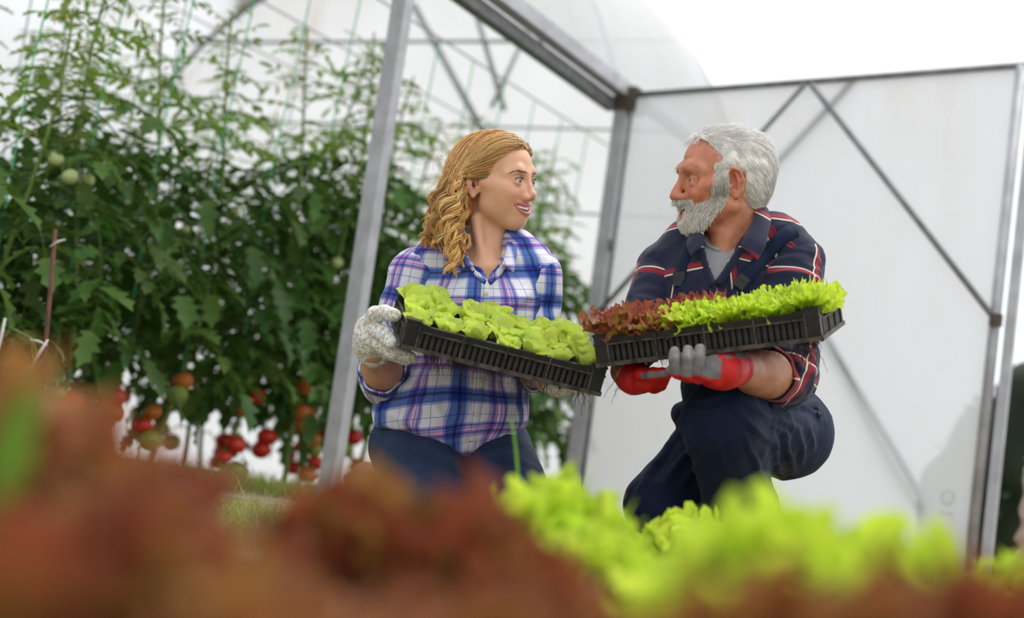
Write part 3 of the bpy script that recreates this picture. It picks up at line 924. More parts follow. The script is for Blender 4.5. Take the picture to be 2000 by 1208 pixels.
def plaid_mat(name, stops_u, stops_v, pu, pv, mode, base=None, rough=0.85):
    """woven check: two stripe profiles over the 'puv' attribute, crossed"""
    m, nt, out = mat(name)
    at = node(nt, 'ShaderNodeAttribute', attribute_name='puv')
    sep = node(nt, 'ShaderNodeSeparateXYZ'); nt.links.new(at.outputs['Vector'], sep.inputs[0])
    cols = []
    for ax, st, p in (('X', stops_u, pu), ('Y', stops_v, pv)):
        dv_ = node(nt, 'ShaderNodeMath', operation='DIVIDE', i_1=p); nt.links.new(sep.outputs[ax], dv_.inputs[0])
        fr = node(nt, 'ShaderNodeMath', operation='FRACT'); nt.links.new(dv_.outputs[0], fr.inputs[0])
        r = ramp(nt, st, 'CONSTANT'); nt.links.new(fr.outputs[0], r.inputs['Fac']); cols.append(r)
    mx = node(nt, 'ShaderNodeMix', data_type='RGBA', blend_type=mode, i_0=1.0)
    nt.links.new(cols[0].outputs[0], mx.inputs[6]); nt.links.new(cols[1].outputs[0], mx.inputs[7])
    b = node(nt, 'ShaderNodeBsdfPrincipled', i_Roughness=rough)
    b.inputs['Specular IOR Level'].default_value = 0.2
    b.inputs['Sheen Weight'].default_value = 0.15
    wv = node(nt, 'ShaderNodeTexNoise', i_Scale=900.0, i_Detail=2.0); tc = node(nt, 'ShaderNodeTexCoord')
    nt.links.new(tc.outputs['Object'], wv.inputs['Vector'])
    bp = node(nt, 'ShaderNodeBump', i_Strength=0.15, i_Distance=0.001)
    nt.links.new(wv.outputs['Fac'], bp.inputs['Height']); nt.links.new(bp.outputs[0], b.inputs['Normal'])
    nt.links.new(mx.outputs[2], b.inputs['Base Color']); nt.links.new(b.outputs[0], out.inputs['Surface'])
    return m

WH, BL, NV_, PK, LB = (.80, .80, .84), (.10, .19, .50), (.05, .07, .25), (.60, .22, .46), (.42, .44, .72)
def _wst():
    s = [(0.0, WH), (.10, WH), (.105, (.30, .34, .55)), (.115, WH), (.26, WH), (.28, LB), (.31, BL), (.40, NV_), (.44, BL), (.50, LB), (.53, WH),
         (.66, WH), (.665, (.30, .34, .55)), (.675, WH), (.76, LB), (.79, PK), (.81, BL), (.84, PK), (.86, LB), (.875, WH), (.885, PK), (.905, LB), (.93, BL), (.955, PK), (.97, LB), (.985, WH)]
    return s
M['plaid_w'] = plaid_mat('blue_white_check', _wst(), _wst(), .118, .128, 'MULTIPLY')
NB, RD, CR = (.013, .016, .040), (.30, .012, .035), (.66, .55, .42)
def _mst(): return [(0.0, NB), (.40, NB), (.41, CR), (.445, NB), (.46, RD), (.525, NB), (.54, RD), (.555, NB), (.9, NB)]
M['plaid_m'] = plaid_mat('navy_red_check', _mst(), _mst(), .105, .112, 'LIGHTEN')
M['skin'] = skin_mat('skin_fair', mottle=.06)
M['skin_m'] = skin_mat('skin_ruddy', rough=0.40, mottle=.16, bump=.35)
M['hair'] = col_mat('hair_strands', rough=0.38, spec=0.6)
M['hair_white'] = col_mat('white_hair_strands', rough=0.5, spec=0.3)
M['eye'] = col_mat('eye_surface', rough=0.08, spec=0.7)
M['tooth'] = simple('teeth', (.82, .76, .66), rough=0.25, noise=.08)
M['mouth'] = simple('mouth_inside', (.10, .02, .02), rough=0.5, noise=.2)
M['glove_rubber'] = col_mat('dipped_glove', rough=0.5, spec=0.35, noise=.35, scale=45, bump=.15)
M['button'] = simple('button', (.62, .58, .50), rough=0.4, noise=.2)
M['buckle'] = simple('black_buckle', (.012, .012, .018), rough=0.35, noise=.2)
M['tee'] = simple('grey_jersey', (.34, .35, .38), rough=0.95, noise=.25, scale=500, bump=.1)
M['leather'] = simple('brown_leather', (.20, .075, .05), rough=0.55, noise=.4, scale=60, bump=.2)
M['sole'] = simple('dark_sole', (.03, .025, .022), rough=0.8, noise=.3)

def denim_mat(name, c1, c2, scale, worn=None):
    m, nt, out = mat(name)
    tc = node(nt, 'ShaderNodeTexCoord')
    nz = node(nt, 'ShaderNodeTexNoise', i_Scale=scale, i_Detail=6.0, i_Roughness=.6)
    mp = node(nt, 'ShaderNodeMapping'); mp.inputs['Scale'].default_value = (900, 900, 160)
    n2 = node(nt, 'ShaderNodeTexNoise', i_Scale=1.0, i_Detail=2.0)
    nt.links.new(tc.outputs['Object'], nz.inputs['Vector']); nt.links.new(tc.outputs['Object'], mp.inputs['Vector']); nt.links.new(mp.outputs[0], n2.inputs['Vector'])
    rp = ramp(nt, [(0.3, c1), (0.7, c2)]); nt.links.new(nz.outputs['Fac'], rp.inputs['Fac'])
    r2 = ramp(nt, [(0.3, (.75, .75, .75)), (.7, (1.15, 1.15, 1.15))]); nt.links.new(n2.outputs['Fac'], r2.inputs['Fac'])
    mx = node(nt, 'ShaderNodeMix', data_type='RGBA', blend_type='MULTIPLY', i_0=1.0)
    nt.links.new(rp.outputs[0], mx.inputs[6]); nt.links.new(r2.outputs[0], mx.inputs[7])
    b = node(nt, 'ShaderNodeBsdfPrincipled', i_Roughness=.75); b.inputs['Specular IOR Level'].default_value = .16
    b.inputs['Sheen Weight'].default_value = .04
    nt.links.new(mx.outputs[2], b.inputs['Base Color']); nt.links.new(b.outputs[0], out.inputs['Surface'])
    return m
M['jeans'] = denim_mat('blue_jeans', (.008, .018, .050), (.022, .045, .105), 9)
M['navy'] = denim_mat('navy_work_cloth', (.005, .012, .034), (.009, .020, .052), 7)
def floral_mat():
    m, nt, out = mat('floral_cotton')
    tc = node(nt, 'ShaderNodeTexCoord')
    base = (.78, .80, .78, 1)
    cur = None
    b = node(nt, 'ShaderNodeBsdfPrincipled', i_Roughness=.85)
    for i, (sc, th, c) in enumerate(((120, .56, (.42, .52, .54)), (160, .575, (.40, .48, .34)), (75, .625, (.66, .44, .22)), (210, .61, (.50, .28, .20)))):
        mp = node(nt, 'ShaderNodeMapping'); mp.inputs['Location'].default_value = (i * 3.7, i * 1.9, i * 5.1)
        nt.links.new(tc.outputs['Object'], mp.inputs['Vector'])
        nz = node(nt, 'ShaderNodeTexNoise', i_Scale=float(sc), i_Detail=4.0); nt.links.new(mp.outputs[0], nz.inputs['Vector'])
        rp = ramp(nt, [(th - .02, (0, 0, 0)), (th + .02, (1, 1, 1))]); nt.links.new(nz.outputs['Fac'], rp.inputs['Fac'])
        mx = node(nt, 'ShaderNodeMix', data_type='RGBA')
        nt.links.new(rp.outputs[0], mx.inputs[0])
        if cur is None: mx.inputs[6].default_value = base
        else: nt.links.new(cur, mx.inputs[6])
        mx.inputs[7].default_value = (*c, 1); cur = mx.outputs[2]
    nt.links.new(cur, b.inputs['Base Color']); nt.links.new(b.outputs[0], out.inputs['Surface'])
    return m
M['floral'] = floral_mat()

# ================================================================== tools for dressing people
def px_of(P):
    d = -P[..., 2]
    return 1000 + FPX * P[..., 0] / d, 604 - FPX * P[..., 1] / d, d

def prism(S, poly, zmin, zmax, k=.004, mode='s'):
    """blend a prism with a convex outline, given by points of the picture at the body's own distance"""
    poly = np.array(poly, float); c = poly.mean(0)
    def f(P):
        x, y, d = px_of(P); r = np.full(x.shape, -1e9)
        for i in range(len(poly)):
            a, b = poly[i], poly[(i + 1) % len(poly)]
            n = np.array([b[1] - a[1], a[0] - b[0]]); n = n / np.linalg.norm(n)
            if np.dot(n, c - a) > 0: n = -n
            r = np.maximum(r, (x - a[0]) * n[0] + (y - a[1]) * n[1])
        r = r * d / FPX
        return np.maximum(np.maximum(r, P[..., 2] - zmax), zmin - P[..., 2]).astype(np.float32)
    pts = np.array([cs(x, y, -z) for x, y in poly for z in (zmin, zmax)])
    return S.fn(f, pts.min(0), pts.max(0), k, mode)

def person_part(name, V, Q, m, root, attrs=None):
    return obj(name, c2w(V), Q, m, root, True, attrs)

def cam_bvh(V, Q): return BVHTree.FromPolygons([Vector(v) for v in V.tolist()], [list(map(int, q)) for q in Q])

def on_surf(bvh, px, py, off=.002, default=3.4):
    d = Vector(cs(px, py, 1.0).tolist()).normalized()
    h = bvh.ray_cast(Vector((0, 0, 0)), d)
    if h[0] is None: return cs(px, py, default)
    return np.array(h[0]) - np.array(d) * off

def ribbon(inner, outer, th=.003, sub=6):
    """solid strip between two polylines of camera-space points"""
    def res(p):
        p = np.asarray(p, float); t = np.linspace(0, len(p) - 1, (len(p) - 1) * sub + 1)
        r = np.stack([np.interp(t, range(len(p)), p[:, i]) for i in range(3)], 1)
        for _ in range(2): r[1:-1] = (r[:-2] + 2 * r[1:-1] + r[2:]) / 4
        return r
    a, b = res(inner), res(outer); n = len(a)
    nr = np.cross(np.gradient(a, axis=0), b - a); nr /= np.linalg.norm(nr, axis=1)[:, None] + 1e-9
    if nr[:, 2].mean() < 0: nr = -nr
    m = (a + b) / 2 + nr * th * 1.2
    rows = [a, m, b, b - nr * th, m - nr * th, a - nr * th]
    V = np.concatenate(rows); F = []
    for r in range(6):
        r2 = (r + 1) % 6
        for i in range(n - 1): F.append([r * n + i, r * n + i + 1, r2 * n + i + 1, r2 * n + i])
    F.append([r * n for r in range(6)]); F.append([r * n + n - 1 for r in range(6)][::-1])
    return V, np.array([f for f in F if len(f) == 4] + [[0, n, 4 * n, 5 * n], [n, 2 * n, 3 * n, 4 * n], [n - 1, 6 * n - 1, 5 * n - 1, 2 * n - 1], [2 * n - 1, 5 * n - 1, 4 * n - 1, 3 * n - 1]])

def wrinkle(V, Q, amp, freq, dirs, seed=0, ridge=True):
    """soft folds: ridged noise stretched along the given camera-space direction"""
    N = vnormals(V, Q); dirs = np.asarray(dirs, float) / np.linalg.norm(dirs)
    U = V - np.outer(V @ dirs, dirs) * 0.72
    n = vnoise(U * freq + seed * 7.3) + .5 * vnoise(U * freq * 2.1 + seed * 3.1)
    h = (1 - 2 * np.abs(n)) if ridge else n
    return V + N * (h * amp)[:, None]

def tint(n, c): return np.tile(np.array([*c, 1.0], np.float32), (n, 1))
def lerp(C, c, w): C[:, :3] = C[:, :3] * (1 - w[:, None]) + np.asarray(c, np.float32) * w[:, None]; return C
def ss(x, a, b):
    t = np.clip((x - a) / (b - a), 0, 1); return t * t * (3 - 2 * t)

def eyeball(name, fr, c, gaze, r, iris, root):
    """eyeball with a coloured iris; poles along the gaze"""
    nu, nv = 24, 20; v, f = [], []; gaze = np.asarray(gaze) / np.linalg.norm(gaze)
    x = np.cross([0, 0, 1], gaze); x /= np.linalg.norm(x); y = np.cross(gaze, x)
    cols = []
    for j in range(nv + 1):
        th = math.pi * (j / nv) ** 1.3
        for i in range(nu):
            ph = 2 * math.pi * i / nu
            bul = 1 + .06 * math.exp(-(th / .45) ** 2)
            v.append(np.asarray(c) + r * bul * (math.cos(th) * gaze + math.sin(th) * (math.cos(ph) * x + math.sin(ph) * y)))
            cols.append((.01, .01, .01, 1) if th < .22 else (*iris, 1) if th < .56 else (.03, .03, .04, 1) if th < .62 else (.48, .45, .43, 1))
    for j in range(nv):
        for i in range(nu): f.append([j * nu + i, (j + 1) * nu + i, (j + 1) * nu + (i + 1) % nu, j * nu + (i + 1) % nu])
    V = np.array([fr(p) for p in v])
    return person_part(name, V, np.array(f), M['eye'], root, {'col': np.array(cols)})

def sample_surface(V, Q, n, rs_):
    a = np.linalg.norm(np.cross(V[Q[:, 2]] - V[Q[:, 0]], V[Q[:, 3]] - V[Q[:, 1]]), axis=1)
    k = rs_.choice(len(Q), n, p=a / a.sum()); u, v = rs_.rand(n, 1), rs_.rand(n, 1)
    q = Q[k]
    return (V[q[:, 0]] * (1 - u) * (1 - v) + V[q[:, 1]] * u * (1 - v) + V[q[:, 2]] * u * v + V[q[:, 3]] * (1 - u) * v)

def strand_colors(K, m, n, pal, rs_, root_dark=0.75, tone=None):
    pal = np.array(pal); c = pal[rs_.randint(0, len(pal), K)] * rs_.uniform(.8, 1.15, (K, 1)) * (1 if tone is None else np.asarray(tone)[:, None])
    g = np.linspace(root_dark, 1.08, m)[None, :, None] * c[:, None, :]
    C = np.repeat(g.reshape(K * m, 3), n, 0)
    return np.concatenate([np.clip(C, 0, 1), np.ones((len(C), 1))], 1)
# ================================================================== the kneeling woman
DW = 3.45
def w(px, py, dd=0.0): return cs(px, py, DW - dd)
woman = empty('person', W(880, 1066, DW - .05) * np.array([1, 1, 0]))
tag(woman, 'kneeling blonde person in blue and white checked shirt holding the green lettuce crate', 'person')
PHW = math.radians(30)
HFW = Frame(w(967, 357, .0), (math.cos(PHW), 0, math.sin(PHW)), (-math.sin(PHW), 0, math.cos(PHW)), (0, 1, 0), .87)
HSW = head_sdf('f')
# head in its own frame at fine resolution, neck and chest blended in
NK = [HFW.inv(w(950, 410, -.02)), HFW.inv(w(948, 470, -.02)), HFW.inv(w(946, 540, -.03))]
HSW.chain(NK, [.050, .050, .058], k=.022)
HSW.cone(HFW.inv(w(928, 430, .03)), HFW.inv(w(944, 515, .055)), .010, .010, k=.03)
for q in ((900, 545), (985, 545)):
    HSW.cone(HFW.inv(w(946, 540, -.01)), HFW.inv(w(q[0], q[1], -.02)), .075, .045, k=.03)
HSW.ell(HFW.inv(w(944, 590, -.02)), (.10, .10, .095), k=.04)
HSW.chain([HFW.inv(w(938, 524, .055)), HFW.inv(w(890, 512, .045))], [.007, .006], k=.02)
HSW.chain([HFW.inv(w(956, 524, .055)), HFW.inv(w(1005, 510, .045))], [.007, .006], k=.02)
V, Q = HSW.mesh(.0021)
V = smooth(V, Q, 1, .5)
C = tint(len(V), (.70, .39, .25))
C = lerp(C, (.66, .27, .17), .75 * np.exp(-(((V - np.array([.068, .040, -.035])) / .026) ** 2).sum(1)))
C = lerp(C, (.66, .27, .17), .75 * np.exp(-(((V - np.array([.068, -.040, -.035])) / .026) ** 2).sum(1)))
C = lerp(C, (.66, .33, .25), .5 * np.exp(-(((V - np.array([.112, 0, -.036])) / .014) ** 2).sum(1)))
C = lerp(C, (.62, .30, .20), .6 * (np.abs(V[:, 1]) > .070) * (V[:, 0] < .012) * (V[:, 2] < .03) * (V[:, 2] > -.05))
def near_chain(V, pts):
    d = np.full(len(V), 9.0)
    for a, b in zip(pts[:-1], pts[1:]): d = np.minimum(d, _rc(V, a, b, 0, 0))
    return d
for s_ in (1, -1):
    _g = np.array([1, s_, 1]); ul = near_chain(V, [q * _g for q in HSW.lips[0]])
    ll = near_chain(V, [q * _g for q in HSW.lips[1]])
    C = lerp(C, (.50, .16, .16), .9 * (1 - ss(np.minimum(ul - .0046, ll - .0052), 0, .0020)))
    ly = near_chain(V, [np.array((.0885, s_ * .021, .0035)), np.array((.0895, s_ * .032, .0062)), np.array((.0835, s_ * .0450, .0020))])
    C = lerp(C, (.06, .035, .03), .7 * (1 - ss(ly, .0008, .0022)))
    sh = near_chain(V, [np.array((.088, s_ * .022, .011)), np.array((.083, s_ * .045, .010))])
    C = lerp(C, (.46, .24, .19), .5 * (1 - ss(sh, .002, .008)))
headV = HFW(V)
# arms join the same body surface
AS = SDF(.02)
ELB_R, WR_R = w(757, 742, .02), w(729, 686, .20)
ELB_L, WR_L = w(1042, 716, .0), w(1078, 744, .19)
AS.chain([w(812, 535), ELB_R, WR_R], [.040, .040, .028])
AS.chain([w(1050, 540), ELB_L, WR_L], [.040, .038, .028])
AS.cone(ELB_R, (ELB_R + WR_R) / 2 + np.array([0, -.004, 0]), .041, .039)
AS.ell(w(940, 600, -.02), (.115, .11, .08)); AS.ell(w(905, 740, -.02), (.115, .12, .09))
AS.chain([w(815, 530), w(940, 505, -.02), w(1050, 535)], [.035, .045, .035])
Va, Qa = AS.mesh(.006)
Ca = tint(len(Va), (.56, .30, .19))
body = person_part('body', np.concatenate([headV, Va]), np.concatenate([Q, Qa + len(headV)]), M['skin'], woman, {'col': np.concatenate([C, Ca])})
headBVH = cam_bvh(headV, Q)
for c_ in EYE_L:
    eyeball('eye', HFW, c_, (.95, -.20, .0), .0128, (.055, .065, .07), woman)
# teeth and dark mouth cavity follow the lip line
def mouth_strip(off, hi, lo_, n=48):
    mid = np.array([q * np.array([1, -1, 1]) for q in HSW.mid[:0:-1]] + list(HSW.mid))
    yy = np.linspace(mid[0, 1] * .92, mid[-1, 1] * .92, n + 1); v, f = [], []
    for j in range(4):
        for y in yy:
            x = np.interp(y, mid[:, 1], mid[:, 0]) - off; z = np.interp(y, mid[:, 1], mid[:, 2])
            gap = .0005 if abs((y / .0068) % 1 - .5) > .42 else 0
            v.append((x - gap, y, z + hi + (lo_ - hi) * j / 3))
    for j in range(3):
        for i in range(n): f.append([j * (n + 1) + i, j * (n + 1) + i + 1, (j + 1) * (n + 1) + i + 1, (j + 1) * (n + 1) + i])
    return np.array([HFW(p) for p in v]), np.array(f)
person_part('teeth', *mouth_strip(.0040, .0070, -.0012), M['tooth'], woman)
person_part('mouth_inside', *mouth_strip(.0095, .010, -.010), M['mouth'], woman)

# ---- shirt
TS = SDF(.03)
TS.chain([w(815, 535, -.01), w(870, 506, -.02), w(945, 490, -.035), w(1008, 506, -.02), w(1048, 537, -.01)], [.050, .050, .055, .050, .047])
TS.ell(w(940, 600, -.01), (.128, .125, .100), k=.04)
TS.ell(w(905, 620, .02), (.06, .06, .075), k=.05); TS.ell(w(985, 620, .02), (.06, .06, .075), k=.05)
TS.ell(w(903, 735, -.01), (.132, .14, .115), k=.05)
TS.ell(w(877, 815, -.01), (.158, .115, .140), k=.05)
HEM = np.array([(640, 800), (722, 822), (760, 836), (830, 852), (870, 866), (900, 884), (922, 896), (945, 893), (968, 910), (985, 905), (1003, 882), (1028, 860), (1100, 850)], float)
def hemcut(P):
    x, y, d = px_of(P); return ((np.interp(x, HEM[:, 0], HEM[:, 1]) - y) * d / FPX).astype(np.float32)
TS.fn(hemcut, w(600, 1100, -.3), w(1200, 780, .3), k=.003, mode='s')
prism(TS, [(903, 470), (991, 445), (986, 500), (951, 549), (918, 508)], -DW - .02, -DW + .3)
TS.cone(w(948, 400, -.03), w(947, 500, -.03), .050, .050, k=.004, mode='s')
V, Q = TS.mesh(.0048)
V = wrinkle(V, Q, .0055, 11, (0.5, 1, 0), 1); V = wrinkle(V, Q, .0042, 22, (.8, .5, 0), 2)
px_, py_, _ = px_of(V)
fold = np.zeros(len(V))
for (x0, y0, x1, y1, wd, am) in ((780, 700, 800, 830, 14, .012), (800, 760, 900, 850, 12, .008), (1000, 740, 960, 880, 13, .011), (1015, 790, 985, 890, 10, .008), (840, 720, 860, 830, 10, .006), (1050, 560, 1000, 600, 10, .005), (830, 560, 880, 600, 10, .005), (740, 800, 850, 848, 8, .006), (960, 760, 930, 850, 9, .005)):
    a, b = np.array([x0, y0]), np.array([x1, y1]); pa = np.stack([px_, py_], 1) - a; ba = b - a
    h = np.clip(pa @ ba / (ba @ ba), 0, 1); dd = np.linalg.norm(pa - h[:, None] * ba, axis=1)
    fold += am * np.exp(-(dd / wd) ** 2) * np.sin(np.pi * np.clip(h, .02, .98)) ** .5
V = V + vnormals(V, Q) * fold[:, None]
V = smooth(V, Q, 1, .4)
xc = np.interp(py_, [480, 620, 860], [945, 938, 890])
zc = -(DW + .03)
ang = np.arctan2(V[:, 0] - (xc - 1000) * DW / FPX, V[:, 2] - zc)
puv = np.stack([.115 * ang + .055 + .016 * vnoise(V * 9), V[:, 1] + .018 * vnoise(V * 7 + 5) + .10 + .12 * (np.abs(px_ - 925) / 200.0) ** 2 * ss(py_, 700, 860) * .35], 1)
shirt = person_part('shirt', V, Q, M['plaid_w'], woman, {'puv': puv})
shBVH = cam_bvh(V, Q)
def sleeve_uv(V, a, b, r=.05, seam=(0, 0, -1)):
    ax = (b - a) / np.linalg.norm(b - a); x = np.asarray(seam, float) - ax * np.dot(seam, ax); x /= np.linalg.norm(x); y = np.cross(ax, x)
    q = V - a; return np.stack([r * np.arctan2(q @ y, -(q @ x)) + .02, q @ ax + .008 * vnoise(V * 8)], 1)
def sleeve(pts, rr, seed, plaid, parent, res=.0045, name='sleeve', amp=.004, cutaxis=None):
    S = SDF(.025); S.chain(pts, rr)
    if cutaxis is not None:
        p0, n0 = cutaxis
        n0 = n0 / np.linalg.norm(n0)
        S.fn(lambda P: np.maximum(-((P - p0) @ n0), np.linalg.norm(P - p0, axis=-1) - .085).astype(np.float32), p0 - .085, p0 + .085, k=.003, mode='s')
    V, Q = S.mesh(res)
    ax = pts[1] - pts[0]
    V = wrinkle(V, Q, amp, 15, np.cross(ax, (0, 0, 1)), seed); V = wrinkle(V, Q, amp * .6, 30, np.cross(ax, (0, 0.3, 1)), seed + 4)
    V = smooth(V, Q, 1, .4)
    uv = sleeve_uv(V, pts[0], pts[1])
    far = ((V - pts[1]) @ (pts[2] - pts[1]) > 0) & (np.linalg.norm(V - pts[1], axis=1) < np.linalg.norm(V - pts[0], axis=1)) if len(pts) > 2 else np.zeros(len(V), bool)
    return person_part(name, V, Q, plaid, parent, {'puv': uv}), V, Q
def cuff(c, ax, r, wdt, th, plaid, parent, ell=(1, 1)):
    """rolled-up cuff: a thick band round the arm"""
    ax = ax / np.linalg.norm(ax); x = np.cross(ax, (0, 0, 1)); x /= np.linalg.norm(x); y = np.cross(ax, x)
    prof = [(-wdt, -th * .6), (-wdt, th * .7), (-wdt * .4, th * 1.15), (wdt * .4, th), (wdt, th * .8), (wdt * 1.05, 0), (wdt * .9, -th * .6)]
    n = 40; V, uv, F = [], [], []
    for k in range(n):
        a = 2 * math.pi * k / n; wob = .0025 * math.sin(3 * a + 1) + .0015 * math.sin(7 * a)
        for (s, t) in prof:
            V.append(c + ax * (s + .003 * math.sin(2 * a)) + (r + t + wob) * (ell[0] * math.cos(a) * x + ell[1] * math.sin(a) * y)); uv.append((r * a + .01, s * 1.2 + .05 * t / th))
    m = len(prof)
    for k in range(n):
        for j in range(m): F.append([k * m + j, ((k + 1) % n) * m + j, ((k + 1) % n) * m + (j + 1) % m, k * m + (j + 1) % m])
    return person_part('cuff', np.array(V), np.array(F), plaid, parent, {'puv': np.array(uv)})
cR = ELB_R + (WR_R - ELB_R) * .30
axR = WR_R - ELB_R
sl, _, _ = sleeve([w(812, 536, -.005), ELB_R + np.array([0, .004, 0]), cR], [.054, .052, .050], 3, M['plaid_w'], woman, cutaxis=(cR, axR))
cuff(cR, axR, .048, .013, .005, M['plaid_w'], woman)
cL = ELB_L + (WR_L - ELB_L) * .22
sl2, _, _ = sleeve([w(1050, 540, -.005), ELB_L, cL], [.050, .046, .044], 6, M['plaid_w'], woman, cutaxis=(cL, WR_L - ELB_L))
cuff(cL, WR_L - ELB_L, .042, .012, .004, M['plaid_w'], woman)
# collar leaves, front band and buttons
for inn, outr in (([(898, 462, -.03), (902, 482, .020), (910, 500, .058), (925, 517, .082)], [(880, 474, -.035), (882, 497, .022), (886, 516, .064), (893, 534, .090)]),
                  ([(978, 446, -.05), (990, 456, .005), (990, 486, .055), (981, 517, .088)], [(994, 448, -.055), (1006, 458, .0), (1010, 495, .052), (1004, 532, .086)])):
    a = np.array([w(*p) for p in inn]); b = np.array([w(*p) for p in outr])
    Vc, Qc = ribbon(a, b, .003)
    uv = np.stack([Vc[:, 0] * 1.0 + Vc[:, 1] * .3, Vc[:, 1] + .035], 1)
    person_part('collar', Vc, Qc, M['plaid_w'], woman, {'puv': uv})
for inn, outr in (([(925, 517), (938, 535), (951, 549)], [(915, 520), (930, 541), (946, 556)]), ([(984, 510), (968, 530), (951, 549)], [(994, 514), (978, 538), (958, 557)])):
    a = np.array([on_surf(shBVH, *p, off=.004, default=3.37) for p in inn]); b = np.array([on_surf(shBVH, *p, off=.004, default=3.37) for p in outr])
    Vc, Qc = ribbon(a, b, .003)
    person_part('neckband', Vc, Qc, M['plaid_w'], woman, {'puv': np.stack([Vc[:, 0] + .03, Vc[:, 1]], 1)})
PLK = [(951, 550), (948, 590), (943, 640), (939, 700), (934, 760), (928, 820), (920, 870), (918, 884)]
a = np.array([on_surf(shBVH, x - 10, y, off=.0025) for x, y in PLK]); b = np.array([on_surf(shBVH, x + 10, y, off=.0025) for x, y in PLK])
Vc, Qc = ribbon(a, b, .003); xx, yy, _ = px_of(Vc)
person_part('button_band', Vc, Qc, M['plaid_w'], woman, {'puv': np.stack([(xx - np.interp(yy, [p[1] for p in PLK], [p[0] for p in PLK])) * .001 + .018, Vc[:, 1] + .10], 1)})
for (x, y) in ((949, 573), (941, 660), (938, 750), (930, 810), (920, 858)):
    c = on_surf(shBVH, x, y, off=.0055)
    b = MB(); b.tube([c + np.array([0, 0, -.003]), c + np.array([0, 0, .001]), c + np.array([0, 0, .0015])], [.0055, .0055, .004], 14)
    obj('button', c2w(np.array(b.v)), b.f, M['button'], woman)

# ---- jeans, boots
JS = SDF(.025)
JS.ell(w(880, 850, -.07), (.150, .09, .11))
JS.chain([w(806, 872, -.02), w(858, 1010, .26)], [.092, .070]); JS.chain([w(962, 885, -.02), w(1022, 1005, .26)], [.084, .066])
JS.chain([w(858, 1020, .26), w(752, 985, -.17)], [.060, .046]); JS.chain([w(1022, 1012, .26), w(985, 995, -.17)], [.058, .046])
V, Q = JS.mesh(.007)
V = wrinkle(V, Q, .0022, 14, (1, .6, 0), 5); V = wrinkle(V, Q, .0015, 28, (1, .4, 0.3), 8); V = smooth(V, Q, 1, .4)
person_part('jeans', V, Q, M['jeans'], woman)
def boot(ankle, heel, toe, parent, r=.036):
    S = SDF(.02); S.chain([ankle, heel], [r * 1.1, r]); S.chain([heel, (heel + toe) / 2, toe], [r, r * 1.0, r * .85])
    V, Q = S.mesh(.005); o = person_part('boot', V, Q, M['leather'], parent)
    S2 = SDF(.01); ax = (ankle - heel) / np.linalg.norm(ankle - heel)
    c = ankle + ax * .0
    V2, Q2 = [], []
    n = 28; x = np.cross(ax, (0, 0, 1)); x /= np.linalg.norm(x); y = np.cross(ax, x)
    prof = [(-.012, 0), (-.012, .006), (0, .008), (.012, .006), (.012, 0)]
    for k in range(n):
        a = 2 * math.pi * k / n
        for s, t in prof: V2.append(c + ax * s + (r * 1.1 + t) * (math.cos(a) * x + math.sin(a) * y))
    for k in range(n):
        for j in range(4): Q2.append([k * 5 + j, ((k + 1) % n) * 5 + j, ((k + 1) % n) * 5 + j + 1, k * 5 + j + 1])
    person_part('boot_collar', np.array(V2), np.array(Q2), M['leather'], parent)
    nrm = np.cross(toe - heel, np.cross(ankle - heel, toe - heel)); nrm = -nrm / np.linalg.norm(nrm)
    S3 = SDF(.01); S3.chain([heel + nrm * r * .9, toe + nrm * r * .75], [.012, .012]); V3, Q3 = S3.mesh(.005); person_part('sole', V3, Q3, M['sole'], parent)
boot(w(738, 955, -.19), w(716, 938, -.26), w(724, 1045, -.34), woman)
boot(w(985, 985, -.19), w(972, 965, -.26), w(978, 1070, -.34), woman)

# ---- gloves
G = SDF(.010)
G.chain([WR_R + (ELB_R - WR_R) * .06, w(724, 672, .20), w(724, 648, .22), w(733, 628, .235)], [.030, .031, .029, .019], k=.018)
G.ell(w(740, 664, .235), (.025, .024, .026), k=.018)
G.chain([w(717, 640, .225), w(733, 615, .26), w(752, 611, .29), w(772, 616, .315)], [.019, .0155, .0140, .0125], k=.006)
G.chain([w(734, 646, .25), w(750, 653, .30), w(764, 671, .325)], [.017, .0145, .0120], k=.005)
for i, (dx, dz) in enumerate(((0, .275), (-4, .245), (-8, .215))):
    G.chain([w(742 + dx, 672, dz - .01), w(768 + dx, 688 + i, dz), w(802 + dx, 699 + 2 * i, dz)], [.0155, .0135, .0115], k=.005)
V, Q = G.mesh(.0032); V = wrinkle(V, Q, .0012, 45, (0, 1, .2), 3); person_part('glove', smooth(V, Q, 1, .4), Q, M['floral'], woman)
G = SDF(.010)
G.chain([WR_L + (ELB_L - WR_L) * .1, w(1092, 749, .21), w(1106, 752, .23)], [.030, .026, .022], k=.015)
for i in range(4): G.chain([w(1104, 752, .19 + .022 * i), w(1126, 758, .195 + .022 * i), w(1148, 764, .20 + .02 * i)], [.0125, .0110, .0095], k=.007)
G.chain([w(1096, 750, .27), w(1110, 754, .30), w(1124, 758, .31)], [.014, .012, .010], k=.008)
V, Q = G.mesh(.0032); person_part('glove', V, Q, M['floral'], woman)

